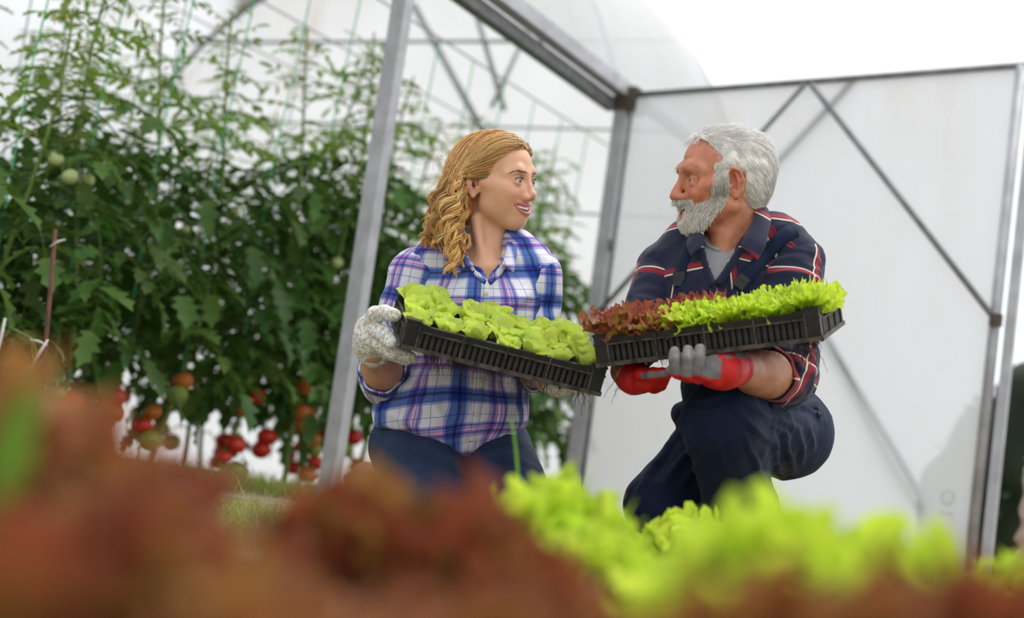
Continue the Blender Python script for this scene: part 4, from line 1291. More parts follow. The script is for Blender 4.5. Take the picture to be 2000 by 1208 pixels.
# ---- hair: swept cap with strands, then hanging curls
rsH = np.random.RandomState(5)
HC = SDF(.02)
HC.ell((-.014, 0, .036), (.104, .080, .087)); HC.ell((-.060, .026, -.020), (.052, .062, .075), k=.04); HC.ell((.034, 0, .060), (.046, .056, .043), k=.03)
_hx, _hz = [-.045, -.015, .010, .024, .034, .050, .070, .086, .12], [.010, .012, .006, .004, .028, .052, .069, .080, .10]
def hairline(P):
    return np.maximum(-(P[..., 0] + .038), P[..., 2] - np.interp(P[..., 0], _hx, _hz)).astype(np.float32)
HC.fn(hairline, (-.03, -.12, -.15), (.16, .12, .10), k=.006, mode='s')
V, Q = HC.mesh(.003)
pat = vnoise(np.stack([V[:, 0] * 30, V[:, 1] * 150, (V[:, 2] * .8 + V[:, 0] * .6) * 150], 1))
V = V + vnormals(V, Q) * (pat * .0018)[:, None]
GOLD = [(.76, .39, .10), (.92, .56, .19), (.60, .26, .07), (.98, .74, .36), (.42, .16, .045), (.82, .45, .12)]
Cc = tint(len(V), (.52, .25, .07)); Cc[:, :3] *= (1 + .45 * pat)[:, None]
person_part('hair_cap', HFW(V), Q, M['hair'], woman, {'col': Cc})
def flow_strands(S, roots, gather, nseg, step, lift, rs_, noise=.25):
    sg = np.where(roots[:, 1:2] < -.012, -1.0, 1.0); sg = np.concatenate([sg * 0 + 1, sg, sg * 0 + 1], 1)
    P = roots.copy(); path = [P.copy()]; ph = rs_.rand(len(P), 3) * 9
    lock = np.floor(roots * 60)
    for k in range(nseg - 1):
        pre = (P[:, :1] > -.030) & (P[:, 2:3] > .0)
        v = np.where(pre, np.array([-.048, .080, .014]), gather) * sg - P; dist = np.linalg.norm(v, axis=1, keepdims=True); v = v / (dist + 1e-6)
        v = v + np.stack([vnoise(lock * 1.7 + P * 18 + i * 11.3) for i in range(3)], 1) * noise
        g = S.grad(P); v = v - g * (v * g).sum(1, keepdims=True); v /= np.linalg.norm(v, axis=1, keepdims=True) + 1e-6
        P = P + v * step * np.where(pre, 1.0, np.clip(dist / .05, .15, 1))
        d = S.at(P); P = P + S.grad(P) * (lift - d)[:, None] * .9
        path.append(P.copy())
    return np.stack(path, 1)
HCs0 = SDF(.02); HCs0.ops = HC.ops[:3]
roots = sample_surface(V, Q, 9000, rsH)
roots = roots[(roots[:, 1] > -.055) | (roots[:, 2] > .05)]
roots = roots[HCs0.at(roots) > -.005]
front = roots[roots[:, 0] > .02]
roots = np.concatenate([roots, front])[:6000]
HCs = SDF(.02); HCs.ops = HC.ops[:3]
lift = rsH.uniform(.0015, .0075, len(roots))
pa = flow_strands(HCs, roots, np.array([-.085, .058, -.060]), 16, .0125, lift, rsH)
m_ = pa.shape[1]
rad = np.linspace(.00062, .00042, m_)[None] * rsH.uniform(.7, 1.3, (len(pa), 1))
Vh, Qh = hair_tubes(HFW(pa.reshape(-1, 3)).reshape(pa.shape), rad)
tone = (1 - .5 * ss(.040 - roots[:, 2], 0, .03) * ss(roots[:, 0], -.02, .01)) * (1 + .55 * vnoise(np.stack([roots[:, 0] * 14, roots[:, 1] * 55, roots[:, 2] * 55], 1)))
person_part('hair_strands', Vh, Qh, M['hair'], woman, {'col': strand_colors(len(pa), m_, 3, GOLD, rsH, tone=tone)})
# curls: guides in the picture plane with depth, wound into ringlets
CURL = [((905, 352, .055), (885, 430, .075), (893, 470, .09), (884, 536, .105), .013), ((900, 372, .065), (893, 420, .085), (880, 465, .095), (892, 520, .105), .012), ((910, 385, .06), (902, 430, .08), (905, 480, .085), (898, 512, .095), .009),
        ((890, 340, .04), (872, 400, .06), (860, 440, .07), (872, 488, .085), .013), ((880, 330, .02), (858, 390, .04), (850, 440, .055), (866, 470, .075), .013), ((872, 330, .0), (856, 380, .02), (845, 430, .04), (838, 478, .06), .014),
        ((868, 345, -.02), (855, 400, .0), (840, 450, .03), (822, 474, .05), .014), ((895, 380, .05), (880, 420, .08), (868, 450, .09), (850, 470, .09), .013), ((885, 360, .04), (870, 395, .07), (862, 420, .08), (850, 458, .085), .014),
        ((880, 400, .05), (888, 440, .08), (872, 480, .09), (886, 505, .10), .013), ((900, 400, .06), (900, 440, .075), (890, 475, .085), (902, 500, .09), .010), ((866, 360, -.03), (850, 400, -.02), (846, 440, .0), (850, 470, .03), .014),
        ((893, 350, .05), (880, 390, .075), (868, 430, .085), (880, 470, .095), .014), ((876, 350, .01), (862, 400, .04), (866, 440, .06), (852, 476, .075), .013), ((905, 365, .05), (895, 400, .075), (885, 440, .09), (895, 480, .095), .012),
        ((870, 380, .0), (860, 420, .03), (850, 455, .05), (834, 470, .06), .013), ((888, 410, .06), (876, 450, .085), (884, 490, .098), (880, 525, .106), .012)]
paths, rads, tones = [], [], []
MSEG = 34
for gi, (a, b, c, d, amp) in enumerate(CURL):
    for rep in range(3):
        jit = rsH.uniform(-9, 9, (4, 2)); pts = np.array([w(p[0] + jit[i, 0], p[1] + jit[i, 1] * .6, p[2] + rsH.uniform(-.012, .012)) for i, p in enumerate((a, b, c, d))])
        t = np.linspace(0, 1, MSEG); k = t * 3
        cen = np.stack([np.interp(k, range(4), pts[:, i]) for i in range(3)], 1)
        for _ in range(8): cen[1:-1] = (cen[:-2] + 2 * cen[1:-1] + cen[2:]) / 4
        wl = rsH.uniform(.050, .068); ph0 = rsH.uniform(0, 6.28)
        L = np.concatenate([[0], np.cumsum(np.linalg.norm(np.diff(cen, axis=0), axis=1))])
        ph = ph0 + L / wl * 2 * np.pi; env = amp * rsH.uniform(.7, 1.1) * ss(t, .05, .35) * (1 - .25 * t)
        tan = np.gradient(cen, axis=0); tan /= np.linalg.norm(tan, axis=1)[:, None]
        x = np.cross(tan, (0, 0, 1)); x /= np.linalg.norm(x, axis=1)[:, None]; y = np.cross(tan, x)
        guide = cen + env[:, None] * (np.cos(ph)[:, None] * x + .8 * np.sin(ph)[:, None] * y)
        ns_ = 36; tones += [rsH.uniform(.65, 1.35)] * 36
        thick = .0065 * (1 - .55 * t)
        for s_ in range(ns_):
            r_, a_ = math.sqrt(rsH.rand()), rsH.uniform(0, 6.28)
            off = thick[:, None] * r_ * (np.cos(a_ + ph * .15)[:, None] * x * .55 + np.sin(a_ + ph * .15)[:, None] * y)
            # flatten each lock like a ribbon turned with the curl
            nrm = np.cos(ph)[:, None] * x + .8 * np.sin(ph)[:, None] * y
            off = off + nrm * rsH.uniform(-.001, .001) + tan * (rsH.uniform(-.006, .006))
            fz = .0012 * np.stack([vnoise(np.stack([L * 60 + s_ * 3.1 + gi, L * 0 + i * 9.1, L * 0 + rep], 1)) for i in range(3)], 1)
            paths.append(guide + off + fz); rads.append(np.linspace(.00062, .00036, MSEG) * rsH.uniform(.8, 1.25))
# loose flyaway hairs
for k in range(90):
    s0 = (rsH.uniform(835, 905), rsH.uniform(270, 450), rsH.uniform(-.04, .06)); th = rsH.uniform(2.2, 3.9) if s0[1] > 300 else rsH.uniform(1.6, 3)
    Lp = rsH.uniform(15, 45); t = np.linspace(0, 1, MSEG)
    cx = s0[0] + 20 + np.cos(th) * Lp * t + 6 * np.sin(t * 5 + k); cy = s0[1] - np.sin(th) * Lp * t + 22 * t * t + 5 * np.cos(t * 4 + k)
    paths.append(np.array([w(x_, y_, s0[2]) for x_, y_ in zip(cx, cy)])); rads.append(np.full(MSEG, .00028))
Vh, Qh = hair_tubes(np.array(paths), np.array(rads))
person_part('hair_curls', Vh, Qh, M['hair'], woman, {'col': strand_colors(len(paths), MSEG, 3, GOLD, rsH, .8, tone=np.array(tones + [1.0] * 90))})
# brows and lashes
bp_, br_ = [], []
for s_ in (1, -1):
    t = rsH.rand(120); ct = np.stack([.094 - .024 * t ** 1.6, s_ * (.012 + .040 * t), .0180 + .0055 * np.sin(np.pi * np.minimum(1, t * .95)) - .005 * np.maximum(0, t - .6)], 1) + rsH.normal(0, .0009, (120, 3)) * (1 - .75 * t)[:, None]
    d_ = np.stack([-.35 + 0 * t, s_ * .9 + 0 * t, .30 - .8 * t], 1); d_ /= np.linalg.norm(d_, axis=1)[:, None]
    seg = ct[:, None] + d_[:, None] * (.006 * np.linspace(0, 1, 4))[None, :, None]
    for _ in range(3): seg = seg + HSW.grad(seg) * (.0008 - HSW.at(seg))[..., None]
    bp_ += [HFW(q) for q in seg]; br_ += [np.linspace(.00032, .00014, 4)] * 120
    for k in range(46):
        t = k / 45; c = np.array([.0885 + .003 * math.sin(t * 3.1) - .008 * t, s_ * (.021 + .024 * t), .0022 + .0024 * math.sin(t * 3.14)])
        d_ = np.array([.8, s_ * (.1 + .9 * t), .35]); seg = np.array([c + d_ * .0045 * u + np.array([0, 0, .002 * u * u]) for u in np.linspace(0, 1, 4)])
        bp_.append(HFW(seg)); br_.append(np.linspace(.0004, .00012, 4))
Vh, Qh = hair_tubes(np.array(bp_), np.array(br_))
person_part('brows_and_lashes', Vh, Qh, M['hair'], woman, {'col': strand_colors(len(bp_), 4, 3, [(.22, .115, .06), (.16, .085, .045)], rsH)})
# ================================================================== the crouching man
DM = 3.45
def mn(px, py, dd=0.0): return cs(px, py, DM - dd)
man = empty('person', W(1440, 1160, DM - .05) * np.array([1, 1, 0]))
tag(man, 'crouching white-bearded person in navy check shirt and overalls holding the red and green lettuce crate', 'person')
PHM = math.radians(10)
HFM = Frame(mn(1413, 352, .0), (-math.cos(PHM), 0, math.sin(PHM)), (math.sin(PHM), 0, math.cos(PHM)), (0, 1, 0), .92)
HSM = head_sdf('m')
HSM.chain([HFM.inv(mn(1436, 395, -.03)), HFM.inv(mn(1438, 440, -.03)), HFM.inv(mn(1432, 500, -.03))], [.058, .060, .070], k=.025)
HSM.cone(HFM.inv(mn(1440, 400, .025)), HFM.inv(mn(1404, 510, .03)), .014, .012, k=.035)
HSM.cone(HFM.inv(mn(1400, 440, .0)), HFM.inv(mn(1410, 470, .02)), .016, .014, k=.03)
HSM.ell(HFM.inv(mn(1425, 545, -.03)), (.10, .08, .08), k=.04)
V, Q = HSM.mesh(.0022)
V = smooth(V, Q, 1, .4)
x_, y_, z_ = V[:, 0], np.abs(V[:, 1]), V[:, 2]
C = tint(len(V), (.56, .235, .135))
for cpt, rr, cc, ww in (((.112, 0, -.038), .018, (.60, .19, .12), .8), ((.066, .040, -.030), .026, (.60, .19, .11), .7), ((.066, -.040, -.030), .026, (.60, .19, .11), .7), ((-.004, .078, .0), .03, (.62, .20, .13), .7), ((.06, 0, .07), .05, (.62, .27, .17), .6)):
    C = lerp(C, cc, ww * np.exp(-(((V - np.array(cpt)) / rr) ** 2).sum(1)))
blot = vnoise(V * 70) + .5 * vnoise(V * 150); C[:, :3] *= (1 + .09 * blot)[:, None]
def beard_mask(x, y, z):
    nzv = .004 * vnoise(np.stack([z * 160, y * 90, x * 0], -1))
    fb = np.interp(z, [-.060, -.045, .0, .035], [.054, .048, .041, .036]) + nzv
    bb = np.interp(z, [-.122, -.089, -.0586, -.04, .0, .03], [.062, .040, .016, .008, .010, .016]) + nzv
    side = ss(x - bb, -.003, .004) * ss(fb - x, -.003, .005) * (z < .034) * (z > -.090) * (y > .03)
    low = ss(-.050 - .30 * np.clip(x - .050, 0, 1) - z, -.003, .004) * ss(z, -.124, -.114) * ss(x - bb, -.003, .004)
    mous = (x > .080) * (z < -.0475) * (z > -.0640) * (y < .036)
    lip = (x > .072) * (z < -.0640) * (z > -.092) * (y < .026 - .6 * np.clip(-.066 - z, 0, 1))
    return np.clip(np.maximum(np.maximum(side, low), mous), 0, 1) * (1 - lip)
bm = beard_mask(x_, y_, z_)
C = lerp(C, (.70, .65, .57), .85 * bm)
def scalp_mask(x, y, z):
    m1 = (x < .034 + .03 * ss(z, .075, .1)) * (z > -.01)
    m2 = (x < -.028) * (z > -.062)
    m3 = (x < .050) * (x > .004) * (z > -.005) * (z < .03)*0
    ear = (np.abs(x + .004) < .026) * (z < .018) * (y > .05)
    return ((m1 + m2 + m3) > 0) * (1 - ear)
sm = scalp_mask(x_, y_, z_)
C = lerp(C, (.62, .50, .44), .25 * sm * (y_ < .074))
for s_ in (1, -1):
    ll = near_chain(V, [np.array((.0970, 0, -.0755)), np.array((.0920, s_ * .011, -.0750)), np.array((.0840, s_ * .021, -.0680))])
    C = lerp(C, (.30, .075, .06), .9 * (1 - ss(ll - .0066, 0, .002)))
    ly = near_chain(V, [np.array((.0885, s_ * .021, -.0035)), np.array((.0895, s_ * .032, -.0022)), np.array((.0835, s_ * .0450, -.0045))])
    C = lerp(C, (.20, .07, .05), .6 * (1 - ss(ly, .0010, .0030)))
headM = HFM(V); Qm = Q; Vm_loc = V
AS = SDF(.02)
EL_N, WR_N = mn(1524, 738, .17), mn(1432, 719, .405)
EL_F, WR_F = mn(1240, 668, .06), mn(1224, 728, .30)
AS.chain([mn(1552, 520, .02), EL_N, WR_N], [.045, .046, .032]); AS.cone(EL_N + (WR_N - EL_N) * .1, EL_N + (WR_N - EL_N) * .55, .046, .042)
AS.chain([mn(1300, 525, -.06), EL_F, WR_F], [.042, .042, .030])
AS.ell(mn(1425, 580, -.04), (.13, .12, .08)); AS.ell(mn(1460, 700, -.05), (.11, .12, .09)); AS.chain([mn(1300, 520, -.06), mn(1430, 500, -.05), mn(1552, 515, .02)], [.035, .045, .04])
Va, Qa = AS.mesh(.006); Ca = tint(len(Va), (.50, .23, .13)); Ca[:, :3] *= (1 + .12 * vnoise(Va * 60))[:, None]
person_part('body', np.concatenate([headM, Va]), np.concatenate([Q, Qa + len(headM)]), M['skin_m'], man, {'col': np.concatenate([C, Ca])})
for c_ in EYE_L: eyeball('eye', HFM, (c_[0], c_[1], -.004), (.98, -.17, -.02), .0128, (.06, .05, .04), man)

# ---- beard, moustache, hair, brows
rsM = np.random.RandomState(9)
def short_hair(name, roots, dirs, lens, r0, pal, nseg=5, curve=None, parent=man, tone=None):
    t = np.linspace(0, 1, nseg)
    P = roots[:, None] + dirs[:, None] * (lens[:, None] * t[None])[..., None]
    if curve is not None: P = P + curve[:, None] * (lens[:, None] * t[None] ** 2)[..., None]
    rad = np.linspace(r0, r0 * .45, nseg)[None] * np.ones((len(roots), 1))
    Vh, Qh = hair_tubes(HFM(P.reshape(-1, 3)).reshape(P.shape), rad)
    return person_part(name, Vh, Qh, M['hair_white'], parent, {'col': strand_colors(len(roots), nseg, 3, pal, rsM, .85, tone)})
WHT = [(.84, .80, .72), (.92, .89, .82), (.72, .67, .57), (.96, .94, .90), (.86, .82, .75)]
allp = sample_surface(Vm_loc, Qm, 90000, rsM)
allp = allp[allp[:, 2] > -.14]
bmk = beard_mask(allp[:, 0], np.abs(allp[:, 1]), allp[:, 2])
keep = allp[(rsM.rand(len(allp)) < bmk)]
keep = keep[np.abs(HSM.at(keep)) < .004][:7000]
nrm = HSM.grad(keep)
chin = ss(-keep[:, 2], .020, .10)
dn = np.stack([.50 + 0 * chin, 0 * chin, -.85 + 0 * chin], 1)
mo = (keep[:, 0] > .082) & (keep[:, 2] > -.066)
dn[mo] = np.stack([np.full(mo.sum(), .1), np.sign(keep[mo, 1]) * .7, np.full(mo.sum(), -.75)], 1)
dr = dn * 1.0 + nrm * (.22 + .22 * chin)[:, None] + rsM.normal(0, .22, keep.shape); dr /= np.linalg.norm(dr, axis=1)[:, None]
ln = (.010 + .003 * chin) * rsM.uniform(.7, 1.2, len(keep)); ln[mo] = .013 * rsM.uniform(.7, 1.1, mo.sum())
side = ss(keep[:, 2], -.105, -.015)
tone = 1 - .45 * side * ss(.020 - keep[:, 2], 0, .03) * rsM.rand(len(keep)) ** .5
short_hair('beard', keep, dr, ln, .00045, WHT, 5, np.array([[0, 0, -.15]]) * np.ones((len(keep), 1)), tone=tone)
# hair: a soft cap under combed strands
HCm = SDF(.02)
HCm.ell((-.020, 0, .040), (.100, .078, .082)); HCm.ell((-.060, 0, -.005), (.055, .068, .065), k=.03); HCm.ell((.022, 0, .076), (.055, .052, .034), k=.03)
_mx, _mz = [-.040, -.028, -.010, .012, .024, .032, .040, .052, .075, .12], [.006, .014, .022, .018, .000, .004, .050, .083, .096, .12]
HCm.fn(lambda P: np.maximum(-(P[..., 0] + .030), P[..., 2] - np.interp(P[..., 0], _mx, _mz)).astype(np.float32), (-.05, -.12, -.15), (.16, .12, .11), k=.006, mode='s')
HCm.fn(lambda P: (P[..., 2] + .066 + .0 * P[..., 0]).astype(np.float32), (-.2, -.2, -.2), (.2, .2, -.05), k=.006, mode='s')
V, Q = HCm.mesh(.003)
pat = vnoise(np.stack([V[:, 0] * 70, V[:, 1] * 120, V[:, 2] * 60], 1)); V = V + vnormals(V, Q) * (pat * .0016)[:, None]
Cc = tint(len(V), (.80, .77, .74)); Cc[:, :3] *= (1 + .2 * pat)[:, None]
person_part('hair_cap', HFM(V), Q, M['hair_white'], man, {'col': Cc})
rt = sample_surface(V, Q, 10500, rsM)
HC3 = SDF(.02); HC3.ops = HCm.ops[:3]
rt = rt[(HC3.at(rt) > -.006) & (rt[:, 1] > -.07)]
g = HC3.grad(rt)
topf = ss(rt[:, 2], .06, .10)
fl = np.stack([-.75 - .3 * topf + 1.5 * topf * ss(rt[:, 0], .03, .07), .25 * np.sign(rt[:, 1]), -.9 + 1.0 * topf], 1)
fl = fl - g * (fl * g).sum(1, keepdims=True); fl /= np.linalg.norm(fl, axis=1)[:, None] + 1e-6
lockn = np.stack([vnoise(rt * 45 + i * 9.7) for i in range(3)], 1)
dr = fl + g * (.28 + .25 * topf)[:, None] + lockn * .35 + rsM.normal(0, .10, rt.shape); dr /= np.linalg.norm(dr, axis=1)[:, None]
ln = (.022 + .010 * topf) * rsM.uniform(.7, 1.25, len(rt))
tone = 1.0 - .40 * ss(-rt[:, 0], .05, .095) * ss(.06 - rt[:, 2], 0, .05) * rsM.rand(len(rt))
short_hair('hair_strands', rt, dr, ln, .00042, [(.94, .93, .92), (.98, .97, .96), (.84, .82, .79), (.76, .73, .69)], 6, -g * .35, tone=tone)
bp0 = []
for s_ in (1, -1):
    t = rsM.rand(70); bp0.append(np.stack([.098 - .026 * t ** 1.6, s_ * (.010 + .042 * t), .024 + .006 * np.sin(t * 2.4) - .006 * t], 1) + rsM.normal(0, .0016, (70, 3)))
bp0 = np.concatenate(bp0)
for _ in range(3): bp0 = bp0 + HSM.grad(bp0) * (.0006 - HSM.at(bp0))[:, None]
dr = np.stack([.3 + 0 * bp0[:, 0], np.sign(bp0[:, 1]) * .8, -.1 + 0 * bp0[:, 0]], 1) + rsM.normal(0, .2, bp0.shape) + HSM.grad(bp0) * .4
dr /= np.linalg.norm(dr, axis=1)[:, None]
short_hair('eyebrows', bp0, dr, np.full(len(bp0), .006), .00030, [(.66, .42, .31), (.60, .36, .26)], 4)

# ---- shirt
TS = SDF(.03)
TPR = lambda S, e: (S.chain([mn(1297, 521, -.06), mn(1350, 486, -.06), mn(1435, 470, -.06), mn(1515, 480, -.02), mn(1556, 511, .02)], [.054 - e, .054 - e, .06 - e, .06 - e, .054 - e]),
                    S.ell(mn(1425, 575, -.02), (.155 - e, .135 - e, .105 - e), k=.04), S.ell(mn(1400, 620, .0), (.11 - e, .10 - e, .095 - e), k=.05), S.ell(mn(1462, 705, -.04), (.128 - e, .145 - e, .115 - e), k=.05))
TPR(TS, 0)
TS.ell(mn(1528, 735, -.04), (.072, .070, .095), k=.03)
prism(TS, [(1366, 425), (1460, 425), (1447, 474), (1396, 553), (1370, 470)], -DM - .01, -DM + .3)
TS.cone(mn(1436, 380, -.04), mn(1432, 480, -.035), .064, .066, k=.004, mode='s')
V, Q = TS.mesh(.0050)
V = wrinkle(V, Q, .004, 12, (-.6, 1, 0), 11); V = wrinkle(V, Q, .003, 24, (.7, .7, 0), 12)
V = smooth(V, Q, 1, .4)
px_, py_, _ = px_of(V)
xc = np.interp(py_, [460, 760], [1425, 1470]); ang = np.arctan2(V[:, 0] - (xc - 1000) * DM / FPX, V[:, 2] + DM + .05)
person_part('shirt', V, Q, M['plaid_m'], man, {'puv': np.stack([.13 * ang + .062 + .008 * vnoise(V * 8), V[:, 1] + .10 * np.abs(ang) * .35 + .010 * vnoise(V * 7 + 3) + .052], 1)})
smBVH = cam_bvh(V, Q)
# grey T-shirt in the open neck
TT = SDF(.03); TPR(TT, .012)
TT.cone(mn(1437, 390, -.045), mn(1420, 436, .02), .058, .046, k=.006, mode='s')
TT.fn(lambda P: (P[..., 1] - cs(0, 640, DM)[1]).astype(np.float32), mn(1200, 900, -.3), mn(1700, 640, .3), k=.002, mode='s')
V, Q = TT.mesh(.005); V = wrinkle(V, Q, .0015, 25, (0, 1, 0), 13); person_part('t_shirt', V, Q, M['tee'], man)
pts = [(1371, 458, .035), (1380, 471, .062), (1398, 480, .078), (1420, 478, .078), (1440, 466, .06), (1452, 452, .03)]
ttB = cam_bvh(V, Q)
a = np.array([on_surf(ttB, x, y + 3, .004, 3.38) for x, y, _ in pts]); b = np.array([on_surf(ttB, x, y + 11, .003, 3.38) for x, y, _ in pts])
person_part('neck_rib', *ribbon(a, b, .003), M['tee'], man)
cN = EL_N + (WR_N - EL_N) * .20
sleeve([mn(1553, 520, .02), EL_N + np.array([0.006, .010, 0]), cN], [.060, .060, .054], 14, M['plaid_m'], man, cutaxis=(cN, WR_N - EL_N), amp=.006)
cuff(cN, WR_N - EL_N, .051, .016, .005, M['plaid_m'], man)
cF = EL_F + (WR_F - EL_F) * .35
sleeve([mn(1298, 525, -.06), EL_F, cF], [.054, .048, .044], 17, M['plaid_m'], man, cutaxis=(cF, WR_F - EL_F))
cuff(cF, WR_F - EL_F, .042, .012, .004, M['plaid_m'], man)
for inn, outr in (([(1448, 386, -.085), (1474, 388, -.02), (1474, 424, .045), (1452, 462, .085), (1445, 478, .095)], [(1462, 392, -.11), (1500, 404, -.03), (1507, 432, .050), (1496, 478, .105), (1479, 508, .120)]),
                  ([(1396, 428, -.05), (1376, 444, .02), (1373, 462, .06), (1373, 476, .08)], [(1372, 440, -.07), (1348, 452, .015), (1339, 478, .065), (1350, 503, .100)])):
    a = np.array([mn(*p) for p in inn]); b = np.array([mn(*p) for p in outr])
    Vc, Qc = ribbon(a, b, .004)
    person_part('collar', Vc, Qc, M['plaid_m'], man, {'puv': np.stack([Vc[:, 0] * .2 + .0, Vc[:, 1] * 1.0 + Vc[:, 0] * .6 - .012], 1)})
for inn, outr in (([(1445, 478), (1425, 508), (1398, 552)], [(1456, 484), (1437, 516), (1408, 560)]), ([(1373, 478), (1382, 512), (1396, 552)], [(1362, 484), (1373, 520), (1388, 560)])):
    a = np.array([on_surf(smBVH, *p, off=.005, default=3.36) for p in inn]); b = np.array([on_surf(smBVH, *p, off=.005, default=3.36) for p in outr])
    Vc, Qc = ribbon(a, b, .003); person_part('front_edge', Vc, Qc, M['plaid_m'], man, {'puv': np.stack([Vc[:, 0] * 0 + .01, Vc[:, 1] + .03], 1)})
# overall straps and buckles
for path, wd in (([(1352, 462), (1340, 490), (1331, 515), (1327, 545), (1325, 600)], 11), ([(1556, 447), (1540, 454), (1520, 470), (1496, 497), (1470, 528), (1452, 552), (1430, 600)], 14)):
    pp = np.array(path, float); tg = np.gradient(pp, axis=0); nn_ = np.stack([-tg[:, 1], tg[:, 0]], 1); nn_ /= np.linalg.norm(nn_, axis=1)[:, None]
    a = np.array([on_surf(smBVH, *(p + q * wd), off=.004) for p, q in zip(pp, nn_)]); b = np.array([on_surf(smBVH, *(p - q * wd), off=.004) for p, q in zip(pp, nn_)])
    person_part('strap', *ribbon(a, b, .003), M['navy'], man)
for (x, y, an) in ((1326, 543, -4), (1449, 549, 38)):
    c = on_surf(smBVH, x, y, off=.010); ca, sa = math.cos(math.radians(an)), math.sin(math.radians(an))
    b = MB()
    ex, ey, ez = np.array([ca, -sa, 0]), np.array([sa, ca, 0]), np.array([0, 0, 1.0])
    b.box(c, ex * .012, ey * .012, ez * .003); b.box(c + ey * .004 + ez * .003, ex * .009, ey * .0035, ez * .002); b.box(c - ey * .014, ex * .0125, ey * .0025, ez * .004)
    obj('buckle', c2w(np.array(b.v)), b.f, M['buckle'], man, smooth=False)

# ---- overalls and boots
JS = SDF(.030)
JS.ell(mn(1455, 790, -.03), (.125, .080, .105)); JS.ell(mn(1535, 840, -.06), (.085, .085, .10))
JS.chain([mn(1536, 848, -.03), mn(1412, 822, .26)], [.094, .076], k=.035)
JS.chain([mn(1410, 832, .26), mn(1448, 1000, .10), mn(1462, 1080, .04)], [.074, .070, .056], k=.03)
JS.chain([mn(1425, 848, -.12), mn(1276, 985, .06)], [.098, .060], k=.035)
JS.chain([mn(1278, 990, .06), mn(1380, 1030, -.25)], [.058, .05], k=.02)
JS.ell(mn(1400, 760, .02), (.075, .06, .075), k=.03)
JS.ell(mn(1338, 812, -.05), (.030, .028, .04), k=.02)
V, Q = JS.mesh(.0050)
px_, py_, _ = px_of(V); fold = np.zeros(len(V))
for (x0, y0, x1, y1, wd, am) in ((1445, 782, 1560, 842, 6, .011), (1475, 772, 1590, 798, 6, .009), (1425, 792, 1515, 872, 6, .010), (1533, 838, 1548, 925, 6, .010), (1560, 838, 1566, 910, 5, .009), (1506, 850, 1528, 935, 6, .010), (1584, 830, 1586, 880, 5, .008),
                                 (1345, 828, 1255, 935, 7, .011), (1362, 858, 1292, 958, 6, .010), (1322, 812, 1352, 868, 6, .011), (1305, 870, 1238, 985, 6, .009), (1380, 880, 1330, 960, 6, .008), (1400, 850, 1420, 930, 7, .006), (1470, 880, 1498, 965, 6, .009), (1450, 850, 1478, 900, 5, .007),
                                 (1330, 800, 1400, 800, 6, .007), (1345, 782, 1420, 775, 6, .006), (1560, 788, 1605, 820, 5, .008), (1490, 810, 1540, 860, 5, .008)):
    a, b = np.array([x0, y0]), np.array([x1, y1]); pa = np.stack([px_, py_], 1) - a; ba = b - a
    h = np.clip(pa @ ba / (ba @ ba), 0, 1); nb = np.array([-ba[1], ba[0]]) / np.linalg.norm(ba)
    dd = np.linalg.norm(pa - h[:, None] * ba - np.outer(np.sin(h * 5 + x0) * 3, nb), axis=1)
    fold += am * (np.exp(-(dd / wd) ** 2) - .45 * np.exp(-(dd / (wd * 2.2)) ** 2)) * np.sin(np.pi * np.clip(h, .02, .98)) ** .5
V = V + vnormals(V, Q) * fold[:, None]
V = wrinkle(V, Q, .0026, 11, (-.6, 1, 0), 21); V = wrinkle(V, Q, .0016, 26, (.6, .8, 0), 22); V = smooth(V, Q, 1, .3)
person_part('overalls', V, Q, M['navy'], man)
ovB = cam_bvh(V, Q)
c = on_surf(ovB, 1599, 811, off=.004); b = MB(); b.tube([c + np.array([0, 0, -.004]), c + np.array([0, 0, .002])], [.0065, .0055], 14); obj('snap_button', c2w(np.array(b.v)), b.f, M['buckle'], man)
a = np.array([on_surf(ovB, x, y, .004) for x, y in ((1500, 783), (1540, 778), (1570, 776), (1592, 778))]); b = np.array([on_surf(ovB, x, y, .004) for x, y in ((1510, 800), (1548, 795), (1578, 793), (1600, 798))])
person_part('waistband', *ribbon(a, b, .004), M['navy'], man)
boot(mn(1462, 1080, .04), mn(1475, 1130, .0), mn(1410, 1150, .16), man, .04)
boot(mn(1380, 1035, -.27), mn(1395, 1030, -.33), mn(1385, 1130, -.38), man, .04)

# ---- dipped work gloves
def glove(S, parent, redfn, res=.0032):
    V, Q = S.mesh(res); V = wrinkle(V, Q, .0010, 60, (0, 1, .3), 5); V = smooth(V, Q, 1, .4); N = vnormals(V, Q)
    C = tint(len(V), (.19, .185, .185)); r = redfn(V, N) + .10 * vnoise(V * 60)
    C = lerp(C, (.62, .012, .010), ss(r, -.04, .04))
    return person_part('glove', V, Q, M['glove_rubber'], parent, {'col': C})
G = SDF(.010)
G.chain([WR_N + (EL_N - WR_N) * .05, mn(1412, 722, .43), mn(1392, 726, .45)], [.034, .034, .030], k=.02)
TIPS = [((1404, 728, .45), (1382, 736, .470), (1360, 728, .492), (1366, 700, .496), (1367, 682, .486)),
        ((1392, 730, .44), (1362, 738, .470), (1340, 732, .492), (1342, 702, .497), (1343, 685, .486)),
        ((1384, 730, .42), (1345, 736, .462), (1321, 728, .488), (1317, 704, .494), (1318, 688, .484))]
for q in TIPS: G.chain([mn(*p) for p in q], [.0130, .0118, .0110, .0106, .0098], k=.0015)
G.chain([mn(1380, 728, .38), mn(1340, 728, .42), mn(1312, 724, .44)], [.013, .012, .011], k=.006)
G.chain([mn(1420, 716, .37), mn(1395, 712, .33), mn(1372, 711, .31)], [.016, .014, .012], k=.008)
def red_near(V, N):
    x, y, d = px_of(V)
    return np.maximum((-N[:, 1] - .38) * .9, .02 * (x - 1408) * (y > 700)) - .25 * (y < 708) * (x < 1400) - .2 * (x > 1436)
